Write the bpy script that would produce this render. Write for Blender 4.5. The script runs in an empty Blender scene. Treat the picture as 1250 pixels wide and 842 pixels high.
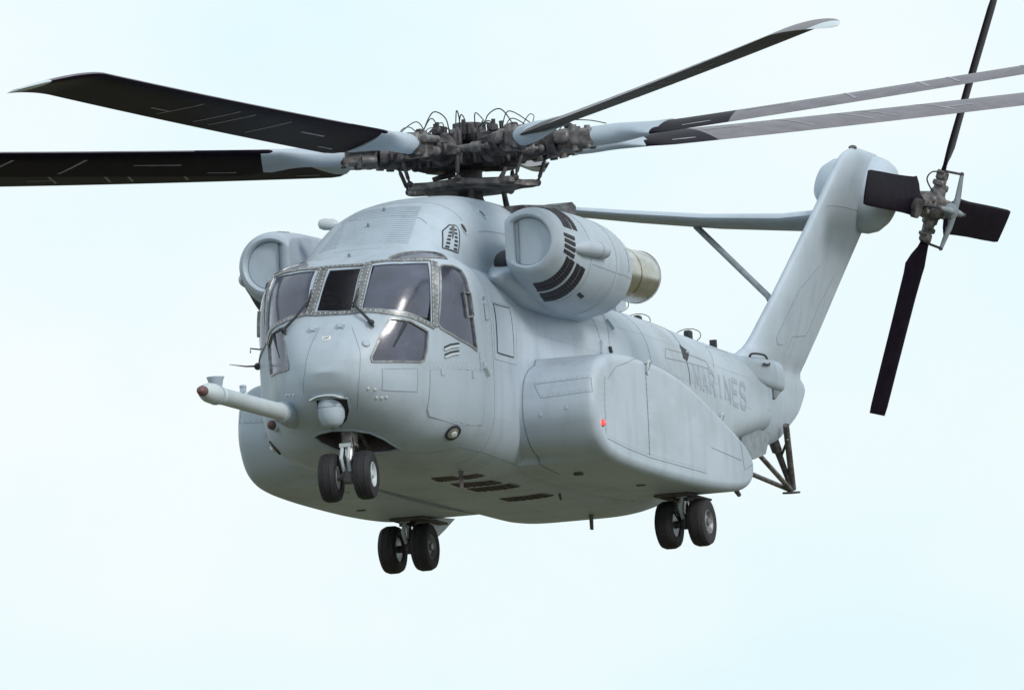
import bpy, bmesh, math, random
import numpy as np
from math import sin, cos, pi, radians
from mathutils import Vector, Matrix
from mathutils.bvhtree import BVHTree
from mathutils.geometry import delaunay_2d_cdt
random.seed(7)
rng = np.random.default_rng(7)
S = bpy.context.scene
COL = S.collection

# ------------------------------------------------------------ camera, sky, sun, exposure
# The helicopter frame: X to the nose, Y to port, Z up, metres, origin on the ground line under the mast.
# It hovers 300 m from the camera, seen by a long lens from 19 degrees off the nose and a little below.
DIST = 300.0
az, el, rl = radians(19.43), radians(6.95), radians(-2.87)
r0 = Vector((-sin(az), cos(az), 0)); u0 = Vector((sin(el)*cos(az), sin(el)*sin(az), cos(el)))
dv = Vector((cos(az)*cos(el), sin(az)*cos(el), -sin(el)))
Rv = cos(rl)*r0 + sin(rl)*u0; Uv = -sin(rl)*r0 + cos(rl)*u0
LOOK_UP = radians(4.5)
ez = cos(LOOK_UP)*Uv - sin(LOOK_UP)*dv
ex = (dv + sin(LOOK_UP)*ez).normalized(); ey = ez.cross(ex)
M3 = Matrix((ex, ey, ez))                        # helicopter frame -> world
C0 = Vector((0, 0, 3.0))
HELI_LOC = Vector((0, 0, 24.0)) - M3 @ C0
cam = bpy.data.objects.new('camera', bpy.data.cameras.new('camera')); COL.objects.link(cam)
cr = M3 @ Rv; cu = M3 @ Uv; cd = M3 @ dv
cm = Matrix((cr, cu, cd)).transposed().to_4x4(); cm.translation = Vector((0, 0, 24.0)) + cd*DIST
cam.matrix_world = cm
cam.data.sensor_width = 36; cam.data.lens = 90.83*DIST/1250*36
cam.data.shift_x = (625-582.17)/1250; cam.data.shift_y = -(421-390.63)/1250
cam.data.clip_start = 1; cam.data.clip_end = 20000
S.camera = cam
S.view_settings.view_transform = 'Standard'; S.view_settings.look = 'None'
S.view_settings.exposure = 0.0; S.view_settings.gamma = 1.0; S.view_settings.use_curve_mapping = False

SUN_EL, SUN_AZ = radians(35), radians(42)        # azimuth from +X (towards the camera) towards +Y (image right)
W = bpy.data.worlds.new('World'); S.world = W; W.use_nodes = True
nt = W.node_tree; N = nt.nodes; L = nt.links; N.clear()
wo = N.new('ShaderNodeOutputWorld'); bg = N.new('ShaderNodeBackground'); L.new(bg.outputs[0], wo.inputs[0])
bg.inputs[1].default_value = 0.112
sky = N.new('ShaderNodeTexSky'); sky.sky_type = 'NISHITA'; sky.sun_disc = False
sky.sun_elevation = SUN_EL; sky.sun_rotation = pi/2 - SUN_AZ; sky.dust_density = 3.0
tc = N.new('ShaderNodeTexCoord')
n1 = N.new('ShaderNodeTexNoise'); n1.inputs['Scale'].default_value = 26; n1.inputs['Detail'].default_value = 5
mp = N.new('ShaderNodeMapping'); mp.inputs['Scale'].default_value = (1, 1, 1.7)
L.new(tc.outputs['Generated'], mp.inputs[0]); L.new(mp.outputs[0], n1.inputs['Vector'])
cr1 = N.new('ShaderNodeValToRGB'); cr1.color_ramp.elements[0].position = .36; cr1.color_ramp.elements[1].position = .64
cr1.color_ramp.elements[0].color = (.72, .885, .925, 1); cr1.color_ramp.elements[1].color = (.86, .915, .93, 1)
L.new(n1.outputs[0], cr1.inputs[0])
sx = N.new('ShaderNodeSeparateXYZ'); L.new(tc.outputs['Generated'], sx.inputs[0])
mz = N.new('ShaderNodeMapRange'); mz.inputs[1].default_value = 0.0; mz.inputs[2].default_value = 1.0
mz.inputs[3].default_value = 10.0; mz.inputs[4].default_value = 10.5     # an overcast sky is brighter overhead
L.new(sx.outputs[2], mz.inputs[0])
vm = N.new('ShaderNodeVectorMath'); vm.operation = 'SCALE'; L.new(cr1.outputs[0], vm.inputs[0]); L.new(mz.outputs[0], vm.inputs['Scale'])
mx = N.new('ShaderNodeMix'); mx.data_type = 'RGBA'; mx.inputs[0].default_value = .93
L.new(sky.outputs[0], mx.inputs[6]); L.new(vm.outputs[0], mx.inputs[7]); L.new(mx.outputs[2], bg.inputs[0])
sl = bpy.data.lights.new('sun', 'SUN'); sl.energy = 1.9; sl.angle = radians(14); sl.color = (1, .95, .88)
so = bpy.data.objects.new('sun', sl); COL.objects.link(so)
sdir = Vector((cos(SUN_EL)*cos(SUN_AZ), cos(SUN_EL)*sin(SUN_AZ), sin(SUN_EL)))
so.rotation_euler = sdir.to_track_quat('Z', 'Y').to_euler(); so.location = (60, 40, 120)

# ------------------------------------------------------------ materials
def mat(name, col, rough=.5, metal=0., spec=.5, var=.0, vscale=3., dirt=None, dscale=1.2, dlo=.5, dhi=.75, bump=0., bscale=30., coat=0., panels=False):
    m = bpy.data.materials.new(name); m.use_nodes = True
    t = m.node_tree; n = t.nodes; l = t.links; b = n['Principled BSDF']
    b.inputs['Roughness'].default_value = rough; b.inputs['Metallic'].default_value = metal
    b.inputs['Specular IOR Level'].default_value = spec; b.inputs['Coat Weight'].default_value = coat
    tcn = n.new('ShaderNodeTexCoord')
    c = n.new('ShaderNodeRGB'); c.outputs[0].default_value = (*col, 1); out = c.outputs[0]
    if var:
        nz = n.new('ShaderNodeTexNoise'); nz.inputs['Scale'].default_value = vscale; nz.inputs['Detail'].default_value = 6
        l.new(tcn.outputs['Object'], nz.inputs['Vector'])
        mr = n.new('ShaderNodeMapRange'); mr.inputs[1].default_value = .3; mr.inputs[2].default_value = .7
        mr.inputs[3].default_value = 1-var; mr.inputs[4].default_value = 1+var; l.new(nz.outputs[0], mr.inputs[0])
        v = n.new('ShaderNodeVectorMath'); v.operation = 'SCALE'; l.new(out, v.inputs[0]); l.new(mr.outputs[0], v.inputs['Scale']); out = v.outputs[0]
    if dirt:
        dcol, amt = dirt
        mp_ = n.new('ShaderNodeMapping'); mp_.inputs['Scale'].default_value = (.45, 1, 1.0); l.new(tcn.outputs['Object'], mp_.inputs[0])
        nz = n.new('ShaderNodeTexNoise'); nz.inputs['Scale'].default_value = dscale; nz.inputs['Detail'].default_value = 8; nz.inputs['Roughness'].default_value = .62
        l.new(mp_.outputs[0], nz.inputs['Vector'])
        mr = n.new('ShaderNodeMapRange'); mr.inputs[1].default_value = dlo; mr.inputs[2].default_value = dhi; mr.inputs[4].default_value = amt
        l.new(nz.outputs[0], mr.inputs[0])
        x = n.new('ShaderNodeMix'); x.data_type = 'RGBA'; l.new(mr.outputs[0], x.inputs[0]); l.new(out, x.inputs[6]); x.inputs[7].default_value = (*dcol, 1); out = x.outputs[2]
        ma = n.new('ShaderNodeMath'); ma.operation = 'MULTIPLY_ADD'; l.new(mr.outputs[0], ma.inputs[0]); ma.inputs[1].default_value = .25; ma.inputs[2].default_value = rough
        l.new(ma.outputs[0], b.inputs['Roughness'])
    if panels:      # single skins of slightly different age, and faint rain streaks
        mp2 = n.new('ShaderNodeMapping'); mp2.inputs['Rotation'].default_value = (pi/2, 0, 0); l.new(tcn.outputs['Object'], mp2.inputs[0])
        br = n.new('ShaderNodeTexBrick'); br.inputs['Scale'].default_value = 1.0; br.inputs['Mortar Size'].default_value = 0.0; br.inputs['Brick Width'].default_value = 1.15; br.inputs['Row Height'].default_value = .62
        br.inputs['Color1'].default_value = (.955, .955, .955, 1); br.inputs['Color2'].default_value = (1.03, 1.03, 1.03, 1); l.new(mp2.outputs[0], br.inputs['Vector'])
        v = n.new('ShaderNodeVectorMath'); v.operation = 'MULTIPLY'; l.new(out, v.inputs[0]); l.new(br.outputs[0], v.inputs[1]); out = v.outputs[0]
        mp3 = n.new('ShaderNodeMapping'); mp3.inputs['Scale'].default_value = (4.5, 4.5, .8); l.new(tcn.outputs['Object'], mp3.inputs[0])
        ns = n.new('ShaderNodeTexNoise'); ns.inputs['Scale'].default_value = 1.; ns.inputs['Detail'].default_value = 5; l.new(mp3.outputs[0], ns.inputs['Vector'])
        mr = n.new('ShaderNodeMapRange'); mr.inputs[1].default_value = .52; mr.inputs[2].default_value = .8; mr.inputs[3].default_value = 1; mr.inputs[4].default_value = .84; l.new(ns.outputs[0], mr.inputs[0])
        v = n.new('ShaderNodeVectorMath'); v.operation = 'SCALE'; l.new(out, v.inputs[0]); l.new(mr.outputs[0], v.inputs['Scale']); out = v.outputs[0]
    l.new(out, b.inputs['Base Color'])
    if bump:
        nz = n.new('ShaderNodeTexNoise'); nz.inputs['Scale'].default_value = bscale; nz.inputs['Detail'].default_value = 4
        l.new(tcn.outputs['Object'], nz.inputs['Vector'])
        bp = n.new('ShaderNodeBump'); bp.inputs['Strength'].default_value = bump; bp.inputs['Distance'].default_value = .01
        l.new(nz.outputs[0], bp.inputs['Height']); l.new(bp.outputs[0], b.inputs['Normal'])
    return m
PAINT = mat('grey_paint', (.405, .472, .555), .46, spec=.45, var=.05, vscale=1.6, dirt=((.26, .28, .29), .4), bump=.3, bscale=2.2, panels=True)
PAINT2 = mat('grey_paint_panel', (.385, .452, .535), .5, spec=.4, var=.05, vscale=2.6, dirt=((.19, .22, .24), .35))
PALE = mat('pale_grey_paint', (.50, .56, .61), .45, var=.05, dirt=((.3, .33, .34), .3))
SEAM = mat('panel_seam', (.215, .25, .285), .7, var=.2, vscale=8)
SEAMD = mat('dark_seam', (.03, .035, .045), .7)
LETTER = mat('faded_grey_letter', (.32, .375, .45), .6, var=.12, vscale=9)
BLACK = mat('black_rubber_coating', (.009, .006, .013), .38, spec=.1, var=.3, vscale=5, bump=.2, bscale=12)
BLACK.node_tree.nodes['Principled BSDF'].inputs['IOR'].default_value = 1.22
BLACKT = mat('sky_sheen_blade_top', (.13, .115, .14), .42, spec=.35, var=.2, vscale=4)  # lighter grey puts the grazing sky sheen into the upper blade colour
TYRE = mat('tyre_rubber', (.018, .017, .022), .75, var=.25, vscale=9, bump=.4, bscale=40)
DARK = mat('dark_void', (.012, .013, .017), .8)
WELL = mat('wheel_well_lining', (.11, .095, .10), .8, var=.4, vscale=6)
STEEL = mat('bare_steel', (.5, .5, .5), .3, metal=.9, var=.15, vscale=12)
HUBM = mat('oiled_hub_metal', (.10, .093, .105), .45, metal=.35, var=.45, vscale=7, dirt=((.02, .016, .018), .85), dscale=5, dlo=.42, dhi=.62, bump=.5, bscale=18)
HUBB = mat('brown_hub_metal', (.155, .148, .155), .5, metal=.3, var=.4, vscale=9, dirt=((.035, .025, .022), .8), dscale=7, dlo=.45, dhi=.66, bump=.5, bscale=20)
HOSE = mat('black_hose', (.02, .018, .022), .5)
FRAME = mat('riveted_frame', (.23, .24, .255), .38, metal=.4, var=.35, vscale=14, dirt=((.06, .06, .065), .75), dscale=9)
RIVET = mat('bright_rivet', (.75, .77, .77), .35, metal=.4)
WHITE = mat('white_paint', (.75, .76, .76), .5, var=.05)
GREYW = mat('worn_white_stripe', (.26, .265, .29), .6, var=.3, vscale=6)
RIVD = mat('flush_rivet', (.24, .28, .33), .6)
REDT = mat('dull_red_paint', (.12, .06, .065), .5, var=.2)
CABIN = mat('cockpit_interior', (.085, .08, .10), .8, var=.3)
CLOTH = mat('flight_suit', (.055, .06, .045), .9, var=.2)
HELM = mat('helmet_shell', (.7, .74, .7), .35)
SKIN = mat('skin', (.32, .19, .14), .6)
BRASS = mat('heat_stained_steel', (.66, .64, .62), .2, metal=1., var=.12, vscale=4, dirt=((.34, .30, .17), .45), dscale=2.2, dlo=.42, dhi=.6)
LENS = mat('lamp_lens', (.55, .57, .58), .08, spec=.8, coat=.5)
LOUV = mat('louvre_black', (.018, .017, .025), .6, var=.3, vscale=20)
def emis(name, col, s):
    m = mat(name, col, .3); b = m.node_tree.nodes['Principled BSDF']
    b.inputs['Emission Color'].default_value = (*col, 1); b.inputs['Emission Strength'].default_value = s; return m
REDL = emis('red_lamp_glass', (1., .05, .04), 2.2)
GRNL = emis('green_lamp_glass', (.03, .5, .2), .8)
def glass(name, tint, amount, tcol):
    m = bpy.data.materials.new(name); m.use_nodes = True
    t = m.node_tree; n = t.nodes; l = t.links; n.clear(); o = n.new('ShaderNodeOutputMaterial')
    tr = n.new('ShaderNodeBsdfTransparent'); tr.inputs[0].default_value = (*tcol, 1)
    df = n.new('ShaderNodeBsdfDiffuse'); df.inputs[0].default_value = (*tint, 1)
    gl = n.new('ShaderNodeBsdfGlossy'); gl.inputs['Roughness'].default_value = .2; gl.inputs[0].default_value = (.95, .93, 1, 1)
    tcn = n.new('ShaderNodeTexCoord'); nz = n.new('ShaderNodeTexNoise'); nz.inputs['Scale'].default_value = 2.2; nz.inputs['Detail'].default_value = 3
    l.new(tcn.outputs['Object'], nz.inputs['Vector'])
    bpn = n.new('ShaderNodeBump'); bpn.inputs['Strength'].default_value = .2; bpn.inputs['Distance'].default_value = .03; l.new(nz.outputs[0], bpn.inputs['Height'])
    l.new(bpn.outputs[0], gl.inputs['Normal'])
    mr = n.new('ShaderNodeMapRange'); mr.inputs[1].default_value = .35; mr.inputs[2].default_value = .7; mr.inputs[3].default_value = amount*.6; mr.inputs[4].default_value = amount*1.3
    l.new(nz.outputs[0], mr.inputs[0])
    m1 = n.new('ShaderNodeMixShader'); l.new(mr.outputs[0], m1.inputs[0]); l.new(tr.outputs[0], m1.inputs[1]); l.new(df.outputs[0], m1.inputs[2])
    fr = n.new('ShaderNodeFresnel'); fr.inputs[0].default_value = 1.85; l.new(bpn.outputs[0], fr.inputs['Normal'])
    m2 = n.new('ShaderNodeMixShader'); l.new(fr.outputs[0], m2.inputs[0]); l.new(m1.outputs[0], m2.inputs[1]); l.new(gl.outputs[0], m2.inputs[2])
    l.new(m2.outputs[0], o.inputs[0]); return m
GLASS = glass('tinted_cockpit_glass', (.105, .125, .205), .42, (.72, .70, .80))
GLASSD = glass('clear_dark_glass', (.03, .03, .04), .3, (.4, .4, .45))

# ------------------------------------------------------------ helpers
class G:
    """Collects vertices and faces of ONE mesh object."""
    def __init__(s): s.v = []; s.f = []
    def add(s, v, f):
        o = len(s.v); s.v += [tuple(p) for p in v]; s.f += [tuple(i+o for i in q) for q in f]; return s
    def loft(s, rings, cap0=True, cap1=True, closed=False):
        n = len(rings[0]); v = [p for r in rings for p in r]; f = []
        m = len(rings)
        for i in range(m if closed else m-1):
            a = i*n; b = ((i+1) % m)*n
            for j in range(n):
                k = (j+1) % n; f.append((a+j, a+k, b+k, b+j))
        if not closed:
            if cap0: f.append(tuple(range(n))[::-1])
            if cap1: f.append(tuple(range((m-1)*n, m*n)))
        return s.add(v, f)
    def tube(s, pts, r, n=8, cap=True):
        pts = [Vector(p) for p in pts]; rs = r if hasattr(r, '__len__') else [r]*len(pts)
        rings = []; up = None
        for i, p in enumerate(pts):
            t = (pts[min(i+1, len(pts)-1)] - pts[max(i-1, 0)])
            t = t.normalized() if t.length > 1e-9 else Vector((0, 0, 1))
            if up is None: up = t.orthogonal().normalized()
            else:
                up = up - t*up.dot(t); up = up.normalized() if up.length > 1e-6 else t.orthogonal().normalized()
            w = t.cross(up)
            rings.append([p + (up*cos(2*pi*k/n) + w*sin(2*pi*k/n))*rs[i] for k in range(n)])
        return s.loft(rings, cap, cap)
    def box(s, c, sz, rot=None, bev=0.):
        x, y, z = sz[0]/2, sz[1]/2, sz[2]/2
        if bev <= 0:
            v = [Vector((i*x, j*y, k*z)) for i in (-1, 1) for j in (-1, 1) for k in (-1, 1)]
            f = [(0, 1, 3, 2), (4, 6, 7, 5), (0, 4, 5, 1), (2, 3, 7, 6), (0, 2, 6, 4), (1, 5, 7, 3)]
        else:
            b = min(bev, x*.9, y*.9, z*.9)
            def rr(zz, q): return [Vector(p) for p in ((x-q, -y+b, zz), (x-q, y-b, zz), (x-b, y-q, zz), (-x+b, y-q, zz), (-x+q, y-b, zz), (-x+q, -y+b, zz), (-x+b, -y+q, zz), (x-b, -y+q, zz))]
            R_ = [rr(-z, b), rr(-z+b, 0), rr(z-b, 0), rr(z, b)]
            v = [p for q in R_ for p in q]; f = [tuple(range(8))[::-1], tuple(range(24, 32))]
            for i in range(3):
                for j in range(8): k = (j+1) % 8; f.append((i*8+j, i*8+k, i*8+8+k, i*8+8+j))
        if rot is not None: v = [rot @ p for p in v]
        c = Vector(c); return s.add([p+c for p in v], f)
    def lathe(s, prof, c, ax, n=32, closed=False):
        """prof: (radius, height along ax)."""
        ax = Vector(ax).normalized(); u = ax.orthogonal().normalized(); w = ax.cross(u); c = Vector(c)
        rings = [[c + ax*h + (u*cos(2*pi*k/n)+w*sin(2*pi*k/n))*max(r, 1e-4) for k in range(n)] for r, h in prof]
        return s.loft(rings, not closed, not closed, closed)
    def ball(s, c, r, n=12, sc=(1, 1, 1)):
        rings = []
        for i in range(1, n//2+1):
            t = pi*(i-.5)/(n//2) ; rings.append([Vector((c[0]+r*sc[0]*sin(t)*cos(2*pi*k/n), c[1]+r*sc[1]*sin(t)*sin(2*pi*k/n), c[2]+r*sc[2]*cos(t))) for k in range(n)])
        return s.loft(rings)
    def mir(s): s.v = [(x, -y, z) for x, y, z in s.v]; s.f = [q[::-1] for q in s.f]; return s
    def make(s, name, m, parent=None, smooth=40., label=None, mesh=None):
        me = bpy.data.meshes.new(name); me.from_pydata(s.v, [], s.f)
        for x in (m if isinstance(m, (list, tuple)) else [m]): me.materials.append(x)
        bm = bmesh.new(); bm.from_mesh(me); bmesh.ops.recalc_face_normals(bm, faces=bm.faces); bm.to_mesh(me); bm.free()
        me.validate()
        if smooth: me.shade_smooth(); me.set_sharp_from_angle(angle=radians(smooth))
        return link(name, me, parent, label)
def link(name, me, parent=None, label=None):
    o = bpy.data.objects.new(name, me); COL.objects.link(o)
    if parent: o.parent = parent
    if label: o['label'] = label
    return o
def pchip(xs, ys):
    xs = np.array(xs, float); ys = np.array(ys, float); h = np.diff(xs); dl = np.diff(ys)/h
    d = np.zeros(len(xs)); d[0] = dl[0]; d[-1] = dl[-1]
    for i in range(1, len(xs)-1):
        if dl[i-1]*dl[i] > 0:
            w1 = 2*h[i]+h[i-1]; w2 = h[i]+2*h[i-1]; d[i] = (w1+w2)/(w1/dl[i-1]+w2/dl[i])
    def f(x):
        i = int(min(max(np.searchsorted(xs, x)-1, 0), len(h)-1)); t = (min(max(x, xs[0]), xs[-1])-xs[i])/h[i]
        return float((2*t**3-3*t*t+1)*ys[i]+(t**3-2*t*t+t)*h[i]*d[i]+(-2*t**3+3*t*t)*ys[i+1]+(t**3-t*t)*h[i]*d[i+1])
    return f
def table(rows):
    """rows sorted by the first column; returns a function giving the other columns interpolated."""
    rows = sorted(rows); c = list(zip(*rows)); fs = [pchip(c[0], q) for q in c[1:]]
    return lambda x: [f(x) for f in fs]
def sring(x, y0, Wd, zt, zb, zm, n1_, n2_, K):
    """superellipse section in the plane X = x"""
    r = []
    for k in range(K):
        t = 2*pi*k/K; c, s_ = cos(t), sin(t); n_ = n1_ if s_ >= 0 else n2_
        yy = Wd*math.copysign(abs(c)**(2/n_), c); q = abs(s_)**(2/n_)
        r.append(Vector((x, y0+yy, zm+(zt-zm)*q if s_ >= 0 else zm-(zm-zb)*q)))
    return r
def bvh(g): return BVHTree.FromPolygons([Vector(p) for p in g.v], [tuple(f) for f in g.f])
def spline(P, n=8):
    """Catmull-Rom through P"""
    P = [Vector(p) for p in P]; out = []
    for i in range(len(P)-1):
        a = P[max(i-1, 0)]; b = P[i]; c = P[i+1]; d = P[min(i+2, len(P)-1)]
        for k in range(n):
            t = k/n; out.append(.5*((2*b)+(c-a)*t+(2*a-5*b+4*c-d)*t*t+(3*b-a-3*c+d)*t**3))
    out.append(P[-1]); return out
def densify(P, step, closed):
    P = [Vector(p) for p in P]; out = []; m = len(P)
    for i in range(m if closed else m-1):
        a = P[i]; b = P[(i+1) % m]; k = max(1, int(math.ceil((b-a).length/step)))
        out += [a+(b-a)*j/k for j in range(k)]
    if not closed: out.append(P[-1])
    return out
def snap(T, p):
    q, nrm, i, dd = T.find_nearest(p); return q, nrm
def outward(T, p, nrm, c):
    return nrm if nrm.dot(p-c) > 0 else -nrm
def frame_of(P):
    c = sum(P, Vector())/len(P); nrm = Vector()
    for i in range(len(P)): a = P[i]-c; b = P[(i+1) % len(P)]-c; nrm += a.cross(b)
    nrm.normalize(); u = nrm.orthogonal().normalized(); return c, u, nrm.cross(u), nrm
def centre(p): return Vector((min(p.x, 4.2), 0, 1.9)) if abs(p.y) < 1.56 else Vector((p.x, p.y*.7, 1.5))
def patch(name, T, P, off, m, parent, step=.06, inset=.0, skirt=.02, cen=None, label=None):
    """A thin panel laid on the surface T inside the outline P, standing `off` proud with a closed edge."""
    P = densify(P, step, True); c, u, w, nrm = frame_of(P)
    Q = [((p-c).dot(u), (p-c).dot(w)) for p in P]
    if inset:
        k = 1-inset; Q = [(a*k, b*k) for a, b in Q]
    xs = [q[0] for q in Q]; ys = [q[1] for q in Q]; B = len(Q)
    def inside(x, y):
        r = False; j = B-1
        for i in range(B):
            if (Q[i][1] > y) != (Q[j][1] > y) and x < (Q[j][0]-Q[i][0])*(y-Q[i][1])/(Q[j][1]-Q[i][1])+Q[i][0]: r = not r
            j = i
        return r
    pts = [Vector(q) for q in Q]; x = min(xs)+step/2
    while x < max(xs):
        y = min(ys)+step/2
        while y < max(ys):
            if inside(x, y) and min((x-a)**2+(y-b)**2 for a, b in Q) > (step*.45)**2: pts.append(Vector((x, y)))
            y += step
        x += step
    vs, es, fs, *_ = delaunay_2d_cdt(pts, [(i, (i+1) % B) for i in range(B)], [], 1, 1e-5)
    fs = [f for f in fs if inside(sum(vs[i][0] for i in f)/len(f), sum(vs[i][1] for i in f)/len(f))]
    top = []; low = []
    for v in vs:
        p = c+u*v[0]+w*v[1]; q, n_ = snap(T, p); n_ = outward(T, q, n_, cen if cen else centre(q))
        top.append(q+n_*off); low.append(q-n_*skirt)
    g = G(); g.add(top, fs)
    cnt = {}
    for f in fs:
        for i in range(len(f)): e = (f[i], f[(i+1) % len(f)]); k = tuple(sorted(e)); cnt.setdefault(k, []).append(e)
    o = len(top); g.v += [tuple(p) for p in low]
    for k, e in cnt.items():
        if len(e) == 1: a, b = e[0]; g.f.append((a, b, b+o, a+o))
    return g.make(name, m, parent, label=label)
def strip(T, P, width, off, closed=False, step=.05, cen=None, g=None, thick=None):
    """A flat strip following P on T."""
    P = densify(P, step, closed); g = g or G(); n = len(P); R = []
    S_ = [snap(T, p) for p in P]
    for i in range(n):
        q, n_ = S_[i]; n_ = outward(T, q, n_, cen if cen else centre(q))
        a = S_[i-1 if i or closed else 0][0]; b = S_[(i+1) % n if i < n-1 or closed else i][0]
        t = (b-a).normalized() if (b-a).length > 1e-7 else Vector((1, 0, 0)); w = n_.cross(t).normalized()*width/2
        th = thick if thick else off+.01
        R.append([q+w+n_*(off-th), q+w*.9+n_*off, q-w*.9+n_*off, q-w+n_*(off-th)])
    g.loft(R, not closed, not closed, closed); return g
def seam(name, T, P, parent, width=.011, m=None, closed=False, off=.003, cen=None):
    return strip(T, P, width, off, closed, cen=cen).make(name, m or SEAM, parent, smooth=30)
def rivets(T, P, gap, r, off, cen=None, closed=False):
    g = G(); P = densify(P, .02, closed); acc = 0; last = None
    for p in P:
        if last is not None:
            acc += (p-last).length
        if last is None or acc >= gap:
            q, n_ = snap(T, p); n_ = outward(T, q, n_, cen if cen else centre(q)); u = n_.orthogonal().normalized(); w = n_.cross(u)
            g.add([q+n_*(off+r*.6)]+[q+n_*off+(u*cos(k*pi/3)+w*sin(k*pi/3))*r for k in range(6)], [(0, 1+k, 1+(k+1) % 6) for k in range(6)]); acc = 0
        last = p
    return g
def circle_on(c, nrm, r, n=20, sy=1.):
    nrm = Vector(nrm).normalized(); u = nrm.cross(Vector((0, 0, 1))); u = u.normalized() if u.length > .1 else Vector((0, 1, 0)); w = nrm.cross(u)
    return [Vector(c)+(u*cos(2*pi*k/n)+w*sin(2*pi*k/n)*sy)*r for k in range(n)]
# ------------------------------------------------------------ the large shapes as functions of X
XN = 6.14
_nw = pchip([3.2, 3.9, 4.25, 4.5, 4.73, 5.0, 5.3, 5.6, 5.8], [1.46, 1.49, 1.515, 1.49, 1.40, 1.20, 1.045, .85, .66])
def nose_w(x):
    if x <= 5.8: return _nw(x)
    t = min((x-5.4)/(XN-5.4), 1.); return .66*math.sqrt(max(1-t*t, 0)/(1-(.4/.74)**2))
_hw = pchip([-9.7, -8.5, -6.5, -4.5, -3, 4], [.85, .95, 1.16, 1.38, 1.46, 1.46])
_zt = pchip([-9.7, -6.5, -3, 0, 3.9, 4.4, 4.8, 5.1, 5.3, 5.5, 5.65, 5.8, 5.95, 6.06, XN], [3.40, 3.43, 3.46, 3.46, 3.46, 3.43, 3.36, 3.24, 3.06, 2.79, 2.56, 2.36, 2.17, 2.0, 1.72])
_zb = pchip([-9.7, -8.3, -6.2, -4.6, -3.4, 3.2, 4.1, 4.8, 5.3, 5.65, 5.9, 6.05, XN], [2.28, 2.02, 1.35, .78, .6, .6, .64, .77, .96, 1.14, 1.32, 1.48, 1.70])
_zm = pchip([-9.7, -5, 3, 5.2, XN], [2.9, 2.3, 2.0, 1.85, 1.71])
_nt = pchip([-9.7, -3, 3, 4.6, 5.3, XN], [3.1, 3.0, 3.4, 4.6, 4.4, 2.3])
_nb = pchip([-9.7, -3, 3, 4.8, 5.3, XN], [4.4, 4.2, 4.4, 4.0, 3.0, 2.3])
def hull_ring(x, K):
    w = nose_w(x) if x > 3.2 else _hw(x)
    return sring(x, 0, max(w, .01), _zt(x), _zb(x), _zm(x), _nt(x), _nb(x), K)
def hull_geo(K=220):
    xs = list(np.linspace(-9.7, 2.6, 62)) + list(np.arange(2.66, 5.95, .05)) + [XN-(XN-5.95)*(1-t)**2 for t in np.linspace(0, 1, 12)]
    g = G(); g.loft([hull_ring(x, K) for x in xs]); return g
# centre fairing over the gearbox
_dog = table([(4.62, .74, 3.40, 2.2), (4.5, .84, 3.48, 2.6), (4.2, .96, 3.64, 3.0), (3.8, 1.02, 3.89, 3.0), (3.4, 1.05, 4.12, 3.0), (2.9, 1.07, 4.29, 2.9), (2.2, 1.10, 4.43, 2.7),
              (1.2, 1.11, 4.54, 2.5), (.2, 1.10, 4.57, 2.5), (-1.0, 1.04, 4.55, 2.5), (-2.2, .9, 4.25, 2.5), (-3.2, .75, 3.9, 2.5), (-4.4, .5, 3.48, 2.5)])
def dog_geo(K=120):
    g = G(); rings = []
    for x in list(np.linspace(-4.4, 2.2, 34))+list(np.linspace(2.35, 4.62, 40)):
        w, zt, n_ = _dog(x); rings.append(sring(x, 0, w, zt, 2.9, 3.15, n_, 2.5, K))
    g.loft(rings); return g
# engine pod: port side; (x, radius y, radius z, centre y, centre z)
_nac = table([(3.06, .375, .375, 1.83, 3.60), (3.03, .42, .42, 1.83, 3.60), (2.93, .455, .46, 1.83, 3.595), (2.6, .52, .535, 1.82, 3.55), (2.2, .60, .62, 1.81, 3.49), (1.7, .66, .65, 1.80, 3.465),
              (1.2, .67, .66, 1.79, 3.455), (.8, .645, .64, 1.79, 3.46), (.45, .58, .61, 1.80, 3.45), (.2, .50, .53, 1.81, 3.48), (.08, .42, .44, 1.82, 3.50)])
def nac_geo(K=96):
    """pod with its rounded intake lip; the lip is cut straight on the inboard side"""
    g = G(); rings = []
    def P(x, ry, rz, cy, cz, k, cut):
        a = 2*pi*k/K; y = ry*cos(a); z = rz*sin(a)
        if y < -cut:
            f = min(1., (x-1.2)/1.5) if x > 1.2 else 0
            y = y*(1-f)-cut*f
        return Vector((x, cy+y, cz+z))
    for x in list(np.linspace(.08, 2.9, 44))+[2.95, 2.99, 3.02, 3.045, 3.06]:
        ry, rz, cy, cz = _nac(x); rings.append([P(x, ry, rz, cy, cz, k, .30) for k in range(K)])
    for x, r in ((3.065, .36), (3.055, .338), (3.03, .325), (2.94, .318)):
        rings.append([P(x, r, r, 1.83, 3.60, k, .17+.13*(r-.318)/.05) for k in range(K)])
    g.loft(rings); return g
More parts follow.
